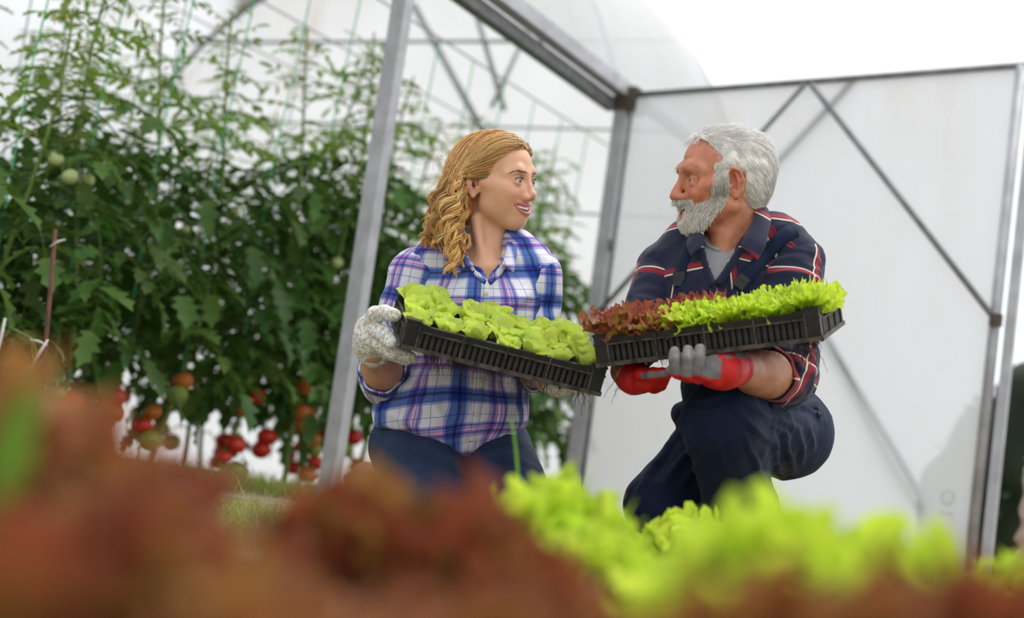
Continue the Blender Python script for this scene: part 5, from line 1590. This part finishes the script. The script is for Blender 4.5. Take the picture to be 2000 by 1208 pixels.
glove(G, man, red_near)
G = SDF(.010)
G.chain([WR_F + (EL_F - WR_F) * .05, mn(1238, 738, .31), mn(1255, 742, .33)], [.032, .030, .026], k=.015)
for i in range(4): G.chain([mn(1252, 732 + 6 * i, .34 - .02 * i), mn(1278, 734 + 7 * i, .35 - .02 * i), mn(1300 - 3 * i, 732 + 7 * i, .36 - .02 * i)], [.0145, .0130, .0115], k=.006)
G.chain([mn(1250, 730, .36), mn(1275, 731, .385), mn(1298, 728, .39)], [.013, .012, .010], k=.005)
glove(G, man, lambda V, N: .5 - 2.2 * np.exp(-((px_of(V)[1] - 733 + .10 * (px_of(V)[0] - 1270)) / 5.0) ** 2) * (px_of(V)[0] > 1252))
# ================================================================== lettuce leaves
def lettuce_leaf(seed, Wd=0.75, ruffle=0.03, curl=0.35, cup=0.3, nu=12, nv=8, mats=None):
    """smooth spoon-shaped leaf of unit length along +x, face up; 'luv' x runs to the tip, y to the margin"""
    rs_ = np.random.RandomState(seed); ph = rs_.rand(6) * 6.28
    V, uv = [], []
    for i in range(nu + 1):
        s = 1 - math.cos(math.pi * (.12 + .88 * i / nu)) ; s = (s - (1 - math.cos(math.pi * .12))) / (2 - (1 - math.cos(math.pi * .12)))
        c = math.sqrt(max(0, 1 - abs((s - .60) / .40) ** 2.6)) if s > .24 else 0
        wprof = max(.14, c)
        cx = s - 0.25 * curl * s ** 3; cz = .12 * s - .5 * curl * s * s
        for j in range(nv + 1):
            t = -1 + 2 * j / nv; w_ = Wd * .5 * wprof; e = abs(t) ** 2
            rz = ruffle * (e + .6 * max(0, s - .7)) * (math.sin(7 * s + ph[0] + 2.1 * (t > 0)) + .6 * math.sin(15 * s + 4 * t + ph[1])) * (s > .25)
            V.append((cx, t * w_, cz + cup * w_ * t * t + rz - .018 * math.exp(-(t / .15) ** 2) + .02 * math.sin(9 * s + 5 * t + ph[2]) * (1 - e) * s))
            uv.append((s, max(abs(t) ** 1.5, float(ss(np.array(s), .7, 1.0)))))
    F = [[i * (nv + 1) + j, i * (nv + 1) + j + 1, (i + 1) * (nv + 1) + j + 1, (i + 1) * (nv + 1) + j] for i in range(nu) for j in range(nv)]
    return new_mesh('lettuce_leaf', V, F, mats, True, {'luv': np.array(uv, float)})

def frill_leaf(seed, half=62, curl=0.35, cup=0.25, amp=0.10, nu=12, nv=66, mats=None):
    """fan-shaped leaf with a strongly crimped margin"""
    rs_ = np.random.RandomState(seed); ph = rs_.rand(8) * 6.28; k1, k2, k3 = rs_.uniform(6, 8), rs_.uniform(16, 19), rs_.uniform(36, 42)
    V, uv = [], []
    for i in range(nu + 1):
        s = (i / nu) ** .8
        for j in range(nv + 1):
            t = -1 + 2 * j / nv
            th = math.radians(half) * t * (.25 + .75 * min(1, s * 1.6)); edge = s ** 3.0; e2 = s ** 6
            R = s * (1 - .16 * t * t) * (1 + .05 * math.sin(k2 * t * 1.5 + ph[4]) * e2 + .05 * math.sin(k3 * t + ph[5]) * e2)
            n = amp * .7 * edge * math.sin(k1 * t * 1.5 + ph[0]) + amp * .70 * e2 * math.sin(k2 * t * 1.5 + ph[1] + 2 * s) + amp * .45 * s ** 8 * math.sin(k3 * t * 1.3 + ph[2] + 5 * s)
            tang = amp * .45 * e2 * math.cos(k2 * t * 1.5 + ph[1] + 2 * s) + amp * .25 * s ** 9 * math.cos(k3 * t * 1.3 + ph[2])
            x, y = R * math.cos(th), R * math.sin(th)
            V.append((x - .22 * curl * s ** 3 - math.sin(th) * tang + n * .10 * s, y * .85 + math.cos(th) * tang, .12 * s - .5 * curl * s * s + cup * y * y * .8 + n - .02 * math.exp(-(t / .1) ** 2) * (1 - s)))
            uv.append((min(1, s * (1 - .10 * (1 - abs(t)))), abs(t)))
    F = [[i * (nv + 1) + j, i * (nv + 1) + j + 1, (i + 1) * (nv + 1) + j + 1, (i + 1) * (nv + 1) + j] for i in range(nu) for j in range(nv)]
    return new_mesh('lettuce_leaf', V, F, mats, True, {'luv': np.array(uv, float)})

M['butter'] = leaf_mat('butterhead_leaf', [(0.0, (.80, .82, .44)), (.30, (.68, .76, .18)), (.75, (.60, .74, .11)), (1.0, (.70, .80, .18))], transl=.42, hue_var=.010, val_var=.15, rough=.38, nscale=40)
M['lollo_green'] = leaf_mat('green_frill_leaf', [(0.0, (.60, .68, .24)), (.4, (.40, .58, .04)), (.75, (.52, .68, .04)), (1.0, (.62, .76, .08))], transl=.48, hue_var=.010, val_var=.13, rough=.42)
M['lollo_red'] = leaf_mat('red_frill_leaf', [(0.0, (.58, .62, .12)), (.55, (.52, .52, .09)), (.76, (.44, .24, .07)), (.90, (.33, .085, .055)), (1.0, (.40, .11, .08))], transl=.42, hue_var=.018, val_var=.25, rough=.42)
M['lollo_brown'] = leaf_mat('bronze_leaf', [(0.0, (.34, .32, .03)), (.40, (.31, .20, .03)), (.70, (.28, .125, .03)), (1.0, (.31, .105, .042))], transl=.40, hue_var=.03, val_var=.25, rough=.45)
M['crate'] = simple('black_plastic', (.008, .0075, .007), rough=.45, noise=.0, scale=40, bump=.12, col2=(.022, .019, .015), spec=.35)
M['crate_lit'] = simple('lit_black_plastic', (.085, .076, .060), rough=.6, noise=.0, scale=55, bump=.1, col2=(.016, .015, .013), spec=.3)  # paler plastic: light caught on rails and ribs put into the colour
M['crate_slat'] = simple('black_plastic_slat', (.034, .031, .026), rough=.55, noise=.0, scale=55, bump=.1, col2=(.012, .011, .010), spec=.3)
M['peat'] = simple('peat_soil', (.035, .022, .014), rough=.95, noise=.5, scale=70, bump=.8)
M['root'] = simple('fine_roots', (.060, .028, .018), rough=.9, noise=.4)
BUT = [lettuce_leaf(s, Wd=.72 + .05 * (s % 3), ruffle=.020, curl=-.15 + .22 * (s % 4), cup=.50, nv=10, mats=M['butter']) for s in range(8)]
LOG = [frill_leaf(30 + s, curl=.0 + .17 * (s % 4), mats=M['lollo_green']) for s in range(7)]
LOR = [frill_leaf(50 + s, curl=.0 + .17 * (s % 4), mats=M['lollo_red']) for s in range(7)]
LOB = [frill_leaf(70 + s, curl=.2 + .22 * (s % 4), nu=9, nv=36, mats=M['lollo_brown']) for s in range(7)]

def lettuce(loc, axis, n, size, kinds, seed, label, cat='lettuce', group=None, spread=(20, 75), name='lettuce', dome=False):
    """rosette: inner leaves upright, outer ones laid out; axis = growing direction (world)"""
    rs_ = random.Random(seed)
    root = empty(name, loc)
    tag(root, label, cat, group)
    ax = Vector([float(v) for v in axis]).normalized()
    rot = ax.to_track_quat('Z', 'Y').to_matrix().to_4x4()
    for k in range(n):
        f = k / max(1, n - 1)
        az = k * 2.3999 + rs_.uniform(-.3, .3)
        tilt = math.radians(90 - (spread[0] + (spread[1] - spread[0]) * f + rs_.uniform(-9, 9)))
        sc = size * ((1.0 - .30 * f) if dome else (0.62 + 0.38 * f)) * rs_.uniform(.88, 1.12)
        m = rot @ Matrix.Rotation(az, 4, 'Z') @ Matrix.Translation((size * .04, 0, 0)) @ Matrix.Rotation(-tilt, 4, 'Y') @ Matrix.Rotation(rs_.uniform(-.35, .35), 4, 'X') @ Matrix.Diagonal((sc, sc * rs_.uniform(.9, 1.15), sc, 1))
        inst('leaf', rs_.choice(kinds), root, m)
    return root

# ================================================================== crates
def crate(front_c, ax, up, back, L, H, Wd, label, pitch_slat=.0115, seed=0):
    """slatted stacking crate; front_c = centre of the front face, axes in camera space (unit-ish)"""
    ax = ax / np.linalg.norm(ax); back = back - ax * np.dot(back, ax); back /= np.linalg.norm(back)
    upv = np.cross(back, ax)
    if np.dot(upv, up) < 0: upv = -upv
    X, Yb, Z = [CM[:3, :3] @ v for v in (ax, back, upv)]
    O = c2w(front_c) - Z * H / 2
    def P(x, y, z): return O + X * x + Yb * y + Z * z
    root = empty('crate', P(0, Wd / 2, 0)); tag(root, label, 'crate')
    def part(name, boxes, m):
        b = MB()
        for (x0, x1, y0, y1, z0, z1) in boxes: b.box(P((x0 + x1) / 2, (y0 + y1) / 2, (z0 + z1) / 2), X * (x1 - x0) / 2, Yb * (y1 - y0) / 2, Z * (z1 - z0) / 2)
        return b.out(name, M[m], root)
    h = L / 2; t = .004; cb = .026
    part('bottom', [(-h + .004, h - .004, .004, Wd - .004, 0, .004)], 'crate')
    for y0, y1, nm in ((0, t, 'front'), (Wd - t, Wd, 'rear')):
        part('gap_shade_panel', [(-h + cb, h - cb, (.010 if nm == 'front' else Wd - .012), (.012 if nm == 'front' else Wd - .010), .006, H * .90)], 'crate')  # dark panel added behind the slats to stand for shade in the gaps
        part('bottom_rail', [(-h, h, y0 - (.004 if nm == 'front' else 0), y1 + (.004 if nm == 'rear' else 0), -.002, .006)], 'crate_lit')
        part('middle_rail', [(-h + cb, h - cb, y0 - (.003 if nm == 'front' else 0), y1 + (.003 if nm == 'rear' else 0), H * .70, H * .755)], 'crate_lit')
        part('top_rail', [(-h + cb, h - cb, y0, y1 + .006, H * .90, H * .96)], 'crate')
        part('rail_web', [(-h + cb, h - cb, y0 + .002, y1 + .003, H * .755, H * .90)], 'crate')
        for k in range(5):
            x = -h + cb + (L - 2 * cb) * k / 4
            part('rib', [(x - .0016, x + .0016, y0 - .003, y1 + .003, .006, H * .93)], 'crate_lit')
    for x0, x1, sg in ((-h, -h + t, -1), (h - t, h, 1)):
        xi = -h + .010 if sg < 0 else h - .012
        part('gap_shade_panel', [(xi, xi + .002, cb, Wd - cb, .006, H * .85)], 'crate')
        part('bottom_rail', [(x0 - .003 * (sg < 0), x1 + .003 * (sg > 0), 0, Wd, -.002, .006)], 'crate_lit')
        part('middle_rail', [(x0 - .002 * (sg < 0), x1 + .002 * (sg > 0), cb, Wd - cb, H * .62, H * .67)], 'crate_lit')
        part('top_rail', [(x0, x1, cb, Wd - cb, H * .82, H * .90)], 'crate')
        for k in range(4):
            y = cb + (Wd - 2 * cb) * k / 3
            part('rib', [(x0 - .002, x1 + .002, y - .0016, y + .0016, .006, H * .86)], 'crate_lit')
    # corner blocks with stacking lugs, sloping down to the rail
    for sx_ in (-1, 1):
        for sy in (0, 1):
            xa, xb = (-h, -h + cb) if sx_ < 0 else (h - cb, h); ya, yb = (0, cb) if sy == 0 else (Wd - cb, Wd)
            b = MB()
            b.box(P((xa + xb) / 2, (ya + yb) / 2, H * .53), X * cb / 2, Yb * cb / 2, Z * H * .53)
            xi = xb if sx_ < 0 else xa; xo = xi - sx_ * .028
            yf0, yf1 = (0.0, t) if sy == 0 else (Wd - t, Wd)
            v = [P(xi, yf0, H * .95), P(xi, yf1, H * .95), P(xi, yf1, H * 1.06), P(xi, yf0, H * 1.06), P(xo, yf0, H * .95), P(xo, yf1, H * .95)]
            b.add(v, [[0, 1, 2, 3], [0, 3, 4], [1, 5, 2], [3, 2, 5, 4], [0, 4, 5, 1]])
            for zz in (.0, .70, 1.03): b.box(P((xa + xb) / 2, (ya + yb) / 2, H * zz + .002), X * (cb / 2 + .0015), Yb * (cb / 2 + .0015), Z * .0018)
            b.out('corner_block', M['crate'], root)
    # slats
    sl_f = new_mesh('slat', *(lambda b: (b.v, b.f))(MB().box((0, 0, 0), X * .0034, Yb * .0018, Z * (H * .70 - .006) / 2)), M['crate_slat'], False)
    rl = Vector(root.location)
    for y in (.003, Wd - .003):
        n = int((L - 2 * cb) / pitch_slat)
        for k in range(n):
            x = -h + cb + (L - 2 * cb) * (k + .5) / n
            inst('slat', sl_f, root, Matrix.Translation(Vector(P(x, y, (H * .70 + .006) / 2).tolist()) - rl))
    sl_e = new_mesh('slat', *(lambda b: (b.v, b.f))(MB().box((0, 0, 0), X * .0018, Yb * .0030, Z * (H * .62 - .006) / 2)), M['crate_slat'], False)
    for x in (-h + .003, h - .003):
        n = int((Wd - 2 * cb) / (pitch_slat * .85))
        for k in range(n):
            y = cb + (Wd - 2 * cb) * (k + .5) / n
            inst('slat', sl_e, root, Matrix.Translation(Vector(P(x, y, (H * .62 + .006) / 2).tolist()) - rl))
    # soil bed inside and root mat hanging below
    n = 26; mrow = 14; V, F = [], []
    rs_ = np.random.RandomState(seed)
    for j in range(mrow + 1):
        for i in range(n + 1):
            x = -h + .016 + (L - .032) * i / n; y = .016 + (Wd - .032) * j / mrow
            V.append(P(x, y, H * .50 + .004 * rs_.randn()))
    F = [[j * (n + 1) + i, j * (n + 1) + i + 1, (j + 1) * (n + 1) + i + 1, (j + 1) * (n + 1) + i] for j in range(mrow) for i in range(n)]
    so = obj('soil_bed', V, F, M['peat']); tag(so, 'dark peat soil filling the crate of ' + ('green butterhead seedlings' if seed == 1 else 'red and green frilly lettuce'), 'soil', kind='stuff')
    return root, P, (X, Yb, Z)

def roots_hanging(name, P, spots, seed, label, down):
    """tangled roots and clods under a crate"""
    rs_ = np.random.RandomState(seed); b = MB()
    for (x, y, n, ln) in spots:
        for k in range(n):
            p = P(x + rs_.normal(0, .012), y + rs_.normal(0, .012), -.002); pts = [p]
            d = down + rs_.normal(0, .35, 3); Lr = ln * rs_.uniform(.4, 1.2)
            for q in range(5):
                d = d * .6 + down * .4 + rs_.normal(0, .30, 3); pts.append(pts[-1] + d / np.linalg.norm(d) * Lr / 5)
            b.tube(pts, np.linspace(.0009, .0004, 6), 3, caps=False)
        for k in range(max(2, n // 5)):
            c = P(x + rs_.normal(0, .016), y + rs_.normal(0, .012), -.004); r = rs_.uniform(.003, .008)
            b.add([c + r * np.array(v) * rs_.uniform(.7, 1.3) for v in ((1, 0, 0), (-1, 0, 0), (0, 1, 0), (0, -1, 0), (0, 0, 1), (0, 0, -1))], [[0, 2, 4], [2, 1, 4], [1, 3, 4], [3, 0, 4], [2, 0, 5], [1, 2, 5], [3, 1, 5], [0, 3, 5]])
    o = b.out(name, M['root'], smooth=True); tag(o, label, 'roots', kind='stuff'); return o

DC1 = 3.08
fc = cs(986, 701, DC1)
ax1 = cs(1171, 746, DC1 + .036) - cs(781, 650, DC1 - .036)
cr1, P1, A1 = crate(fc, ax1, np.array([0, 1, 0.]), np.array([-.045, .055, -.27]), .392, .050, .27, 'black slatted plastic crate of smooth green lettuce, sloping down to the right', seed=1)
DC2 = 3.00
fc2 = cs(1377, 662, DC2)
ax2 = cs(1590, 635, DC2 - .070) - cs(1164, 688, DC2 + .070)
cr2, P2, A2 = crate(fc2, ax2, np.array([0, 1, 0.]), np.array([.045, .020, -.27]), .424, .054, .27, 'black slatted plastic crate of red and green frilly lettuce, sloping up to the right', seed=2)
roots_hanging('hanging_roots', P1, [(-.13, .02, 26, .035), (-.09, .03, 22, .03), (-.05, .02, 18, .025), (0, .03, 14, .02), (.05, .02, 12, .03), (.10, .04, 10, .03), (.17, .03, 8, .05)], 4, 'tangled dark roots hanging below the green lettuce crate', np.array([0, 0, -1.0]))
roots_hanging('hanging_roots', P2, [(.18, .06, 34, .06), (.16, .10, 26, .05), (.10, .06, 16, .03), (-.17, .02, 5, .08), (-.10, .03, 6, .02)], 5, 'tangled dark roots hanging below the red and green lettuce crate', np.array([0, 0, -1.0]))

COLW = ['first', 'second', 'third', 'fourth', 'fifth', 'sixth', 'seventh']
ROWW = ['front', 'second', 'third', 'back']
rsl = random.Random(21)
for j in range(4):
    for i in range(7):
        x = -.164 + .0545 * i + rsl.uniform(-.008, .008); y = .036 + .064 * j + rsl.uniform(-.008, .008)
        lettuce(P1(x, y, .026), A1[2] + .10 * np.array([rsl.uniform(-1, 1), 0, 0]), 12, (.050 + .005 * j) * rsl.uniform(.9, 1.15), BUT, 500 + j * 10 + i, 'smooth bright green lettuce seedling, %s from the left in the %s row of its crate' % (COLW[i], ROWW[j]), group='butterhead seedlings in the crate', spread=(4, 46))
for j in range(3):
    for i in range(6):
        red = i <= 1 or (i == 2 and j >= 1)
        x = -.176 + .0705 * i + rsl.uniform(-.008, .008); y = .045 + .085 * j + rsl.uniform(-.008, .008)
        kd = LOR if red else LOG
        lettuce(P2(x, y, .030), A2[2] + .10 * np.array([rsl.uniform(-1, 1), 0, 0]), 15, (.084 if red else .082) * rsl.uniform(.94, 1.1), kd, 600 + j * 10 + i, '%s frilly lettuce seedling, %s from the left in the %s row of its crate' % ('red' if red else 'yellow-green', COLW[i], ROWW[j]), group='frilly seedlings in the crate', spread=(4, 58))
# ================================================================== lettuce bed close to the lens, ground cover, outdoors
M['grass'] = leaf_mat('grass_blade', [(0.0, (.30, .30, .08)), (.5, (.30, .36, .07)), (1.0, (.42, .40, .12))], transl=.4, hue_var=.02, val_var=.2)
M['hedge'] = leaf_mat('hedge_leaf', [(0.0, (.020, .055, .012)), (1.0, (.035, .085, .02))], transl=.25, hue_var=.02, val_var=.3)
M['stick'] = simple('red_brown_stake', (.16, .055, .04), rough=.7, noise=.4, scale=30)
M['ribbon'] = simple('white_plastic_tie', (.70, .68, .68), rough=.6, noise=.1)
M['onion'] = leaf_mat('onion_blade', [(0.0, (.30, .48, .05)), (1.0, (.22, .50, .04))], transl=.45, hue_var=.01, val_var=.1)
def gl(px, py, d):
    """a point of the ground under the place seen at a pixel and distance"""
    p = W(px, py, d); p[2] = gz_at(p); return p
UPV = np.array([0, 0, 1.0])
FG = [  # px, depth, crown's pixel row, leaves, kinds, spread, label
    (90, 0.88, 690, 34, LOB, 40, 'large dark red lettuce at the left edge, closest to the lens'),
    (-190, 0.84, 720, 24, LOB, 50, 'red lettuce cut off by the left edge of the picture'),
    (790, 1.02, 905, 34, LOB, 52, 'red lettuce in front of the kneeling woman'),
    (960, 0.98, 955, 26, LOB, 46, 'red lettuce just left of the bright green one between the people'),
    (470, 0.80, 1040, 28, LOB, 55, 'low bronze lettuce between the two large red ones'),
    (210, 0.60, 940, 26, LOB, 60, 'bronze lettuce in the lower left corner'),
    (620, 0.58, 1050, 26, LOB, 64, 'bronze lettuce at the bottom edge left of the middle'),
    (980, 0.66, 1090, 24, LOB, 60, 'bronze lettuce at the bottom edge below the woman'),
    (1590, 0.66, 1055, 26, LOB, 60, 'bronze lettuce at the bottom edge below the crouching man'),
    (1900, 0.68, 1030, 26, LOB, 64, 'bronze lettuce in the lower right corner'),
    (1100, 1.75, 885, 36, LOG, 40, 'bright green frilly lettuce between the woman and the man'),
    (1185, 1.50, 985, 28, LOG, 44, 'green frilly lettuce just in front of the one between the two people'),
    (1362, 2.55, 955, 30, LOG, 40, 'sharp small green lettuce at the knee of the crouching man'),
    (1400, 1.30, 1030, 26, LOG, 48, 'blurred green lettuce left of the large blurred green one'),
    (1570, 1.15, 925, 36, LOG, 50, 'large blurred yellow-green lettuce below the film door'),
    (1750, 1.25, 945, 30, LOG, 50, 'blurred green lettuce right of the largest green one'),
    (1975, 1.60, 1035, 22, LOG, 50, 'small green lettuce at the right edge'),
]
for i, (px, d, top, n, kd, spr, lab) in enumerate(FG):
    pt = W(px, top, d); g0 = gz_at(pt)
    size = (pt[2] - g0) / (1.22 if kd is LOG else 1.06)
    base = np.array([pt[0], pt[1], g0 + .004])
    lettuce(base, UPV + .10 * np.array([math.sin(i * 2.1), math.cos(i * 1.3), 0]), n, size, kd, 700 + i, lab, group='lettuces of the bed', spread=(2, spr), dome=True)
M['leek'] = leaf_mat('dark_green_leaf', [(0.0, (.16, .30, .02)), (1.0, (.12, .28, .015))], transl=.4, hue_var=.01, val_var=.1)
LEEK = [lettuce_leaf(80 + s, Wd=.16, ruffle=.01, curl=.1, cup=.2, mats=M['leek']) for s in range(2)]
pt = W(20, 690, .72)
lettuce(np.array([pt[0], pt[1], .0]), UPV, 4, pt[2] / .95, LEEK, 790, 'blurred dark green leafy plant before the red lettuce at the left edge', 'leafy plant', spread=(2, 9), name='leafy_plant')
# pale mulch strip showing between the heads
M['mulch'] = simple('pale_mulch_film', (.55, .56, .54), rough=.5, noise=.25, scale=12, bump=.2)
nx_, ny_ = 24, 24; V, F = [], []
for j in range(ny_ + 1):
    for i in range(nx_ + 1):
        x = .05 + .42 * i / nx_; y = .9 + 1.3 * j / ny_; V.append((x, y, .016 + .006 * math.sin(i * 1.7 + j) * math.cos(j * 1.1)))
F = [[j * (nx_ + 1) + i, j * (nx_ + 1) + i + 1, (j + 1) * (nx_ + 1) + i + 1, (j + 1) * (nx_ + 1) + i] for j in range(ny_) for i in range(nx_)]
tag(obj('mulch_sheet', V, F, M['mulch']), 'pale mulch sheet under the lettuce bed', 'mulch', kind='structure')

# onion blade standing in front of the woman's knee
onion = empty('onion_plant', gl(1030, 1000, 2.3)); tag(onion, 'thin green onion blade standing before the woman\'s knee', 'onion')
for (x0, y0, x1, y1, r) in ((1034, 1010, 998, 820, .0042), (1037, 1010, 1042, 930, .003), (1032, 1010, 1020, 945, .003)):
    a, c = W(x0, y0, 2.3), W(x1, y1, 2.3); mid = (a + c) / 2 + RT * .004
    a = np.array([a[0], a[1], .0])
    b = MB(); t = np.linspace(0, 1, 9)[:, None]; pts = (1 - t) ** 2 * a + 2 * t * (1 - t) * mid + t * t * c
    b.tube(pts, np.linspace(r, r * .35, 9), 6)
    o = obj('blade', np.array(b.v), b.f, M['onion'], onion, attrs={'luv': np.repeat(np.stack([t[:, 0], t[:, 0]], 1), 6, 0)})

# grass between bed and greenhouse
rg = np.random.RandomState(31)
V, F, LUV = [], [], []
def blade(p, h, wd, az, lean):
    b0 = len(V); dx, dy = math.cos(az), math.sin(az)
    for k, (s, w_) in enumerate(((0, 1), (.5, .8), (1, .05))):
        c = p + np.array([dx * lean * s * s * h, dy * lean * s * s * h, h * s * (1 - .25 * lean * s)])
        V.append(c + np.array([-dy, dx, 0]) * wd * w_); V.append(c - np.array([-dy, dx, 0]) * wd * w_); LUV.extend([(s, 0), (s, 1)])
    F.extend([[b0, b0 + 1, b0 + 3, b0 + 2], [b0 + 2, b0 + 3, b0 + 5, b0 + 4]])
for k in range(34000):
    x = rg.uniform(-1.9, 1.0); y = rg.uniform(3.0, 6.0)
    if vnoise(np.array([x * 2.2, y * 2.2, 3.0])) < -.45 + .5 * (y > 5.5): continue
    p = np.array([x, y, gz_at((x, y)) - .005]); blade(p, rg.uniform(.03, .085) * (1.5 if rg.rand() < .05 else 1), rg.uniform(.0012, .0026), rg.uniform(0, 6.28), rg.uniform(.2, 1.1))
tag(obj('grass', V, F, M['grass'], attrs={'luv': np.array(LUV, float)}), 'short dry and green grass on the ground before the tomato rows', 'grass', kind='stuff')

# red-brown stake with white ties at the left
stk = empty('plant_stake', gl(85, 900, 4.3)); tag(stk, 'thin red-brown stake with white ties at the left edge', 'stake')
b = MB(); top_, bot_ = W(108, 448, 4.3), W(82, 760, 4.3); dirv = (bot_ - top_) / np.linalg.norm(bot_ - top_)
endp_ = top_ + dirv * ((top_[2] - 0.02) / -dirv[2]) if dirv[2] < 0 else bot_
b.tube([top_, (top_ + endp_) / 2, endp_], [.0055, .006, .006], 7); b.out('rod', M['stick'], stk, smooth=True)
for a_, c_, r in (((98, 482), (128, 468), .004), ((92, 676), (58, 664), .004), ((94, 664), (60, 722), .005)):
    b = MB(); b.tube([W(*a_, 4.29), (W(*a_, 4.28) + W(*c_, 4.28)) / 2 + np.array([0, 0, .004]), W(*c_, 4.28)], [r * .6, r, r * .4], 5); b.out('tie', M['ribbon'], stk, smooth=True)
# bean-like leaves round the stake foot
bp_ = empty('bean_plant', gl(75, 900, 4.35)); tag(bp_, 'small broad-leaved climbing plant tied to the thin stake', 'bean plant')
M['bean'] = leaf_mat('bean_leaf', [(0.0, (.16, .22, .07)), (1.0, (.20, .26, .10))], transl=.35, hue_var=.02, val_var=.2)
BEAN = lettuce_leaf(91, Wd=.62, ruffle=.01, curl=.5, cup=.2, mats=M['bean'])
b = MB(); b.tube([gl(75, 900, 4.35) + np.array([0, 0, 0]), W(70, 760, 4.35), W(60, 660, 4.35), W(20, 640, 4.35)], .003, 5); b.out('stem', M['tstem'], bp_, smooth=True)
for (x, y, az, tl) in ((25, 640, 2.6, 30), (50, 650, .3, 50), (35, 690, 3.4, 60), (92, 690, 4.9, 75), (100, 665, .2, 45), (10, 670, 3.0, 20), (70, 700, 4.2, 70)):
    p = W(x, y, 4.33) - np.array(bp_.location)
    m = Matrix.Translation(Vector(p.tolist())) @ Matrix.Rotation(az, 4, 'Z') @ Matrix.Rotation(math.radians(tl), 4, 'Y') @ Matrix.Diagonal((.075, .075, .075, 1))
    inst('leaf', BEAN, bp_, m)
# white paper-like cane at the far left edge
b = MB(); b.tube([W(10, 622, 4.3), W(-6, 700, 4.3), W(-20, 900, 4.3)], .004, 6); tag(b.out('white_cane', M['ribbon'], smooth=True), 'thin white cane at the far left edge', 'cane')

# dark hedge outdoors past the door
HL = lettuce_leaf(95, Wd=.55, ruffle=.01, curl=.4, cup=.2, nu=4, nv=4, mats=M['hedge'])
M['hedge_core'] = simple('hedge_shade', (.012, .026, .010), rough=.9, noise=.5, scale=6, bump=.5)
for hi, (px, d, zt) in enumerate(((1985, 8.6, .95), (2080, 8.2, 1.25), (2190, 8.0, 1.1))):
    c = W(px, 700, d); c[2] = gz_at(c)
    root = empty('hedge_shrub', c); tag(root, 'dark green shrub beyond the door edge, %s' % ('nearest the door', 'middle one', 'furthest right')[hi], 'shrub', 'shrubs beyond the door')
    S = SDF(.15); S.ell(np.array([0, 0, zt * .45]), (.42, .36, zt * .50)); S.ell(np.array([.15, .1, zt * .3]), (.4, .4, zt * .35))
    V, Q = S.mesh(.06); V = V + vnormals(V, Q) * (.06 * vnoise(V * 6))[:, None]
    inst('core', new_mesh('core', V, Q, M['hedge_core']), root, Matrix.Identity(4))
    N = vnormals(V, Q); kk = rg.choice(len(V), 240)
    for k in kk:
        q = Vector(N[k].tolist()).to_track_quat('X', 'Z').to_matrix().to_4x4(); sc = rg.uniform(.06, .11)
        inst('leaf', HL, root, Matrix.Translation(Vector((V[k] - .02 * N[k]).tolist())) @ q @ Matrix.Rotation(rg.uniform(-1, 1), 4, 'Z') @ Matrix.Rotation(rg.uniform(-.8, .8), 4, 'Y') @ Matrix.Diagonal((sc, sc, sc, 1)))
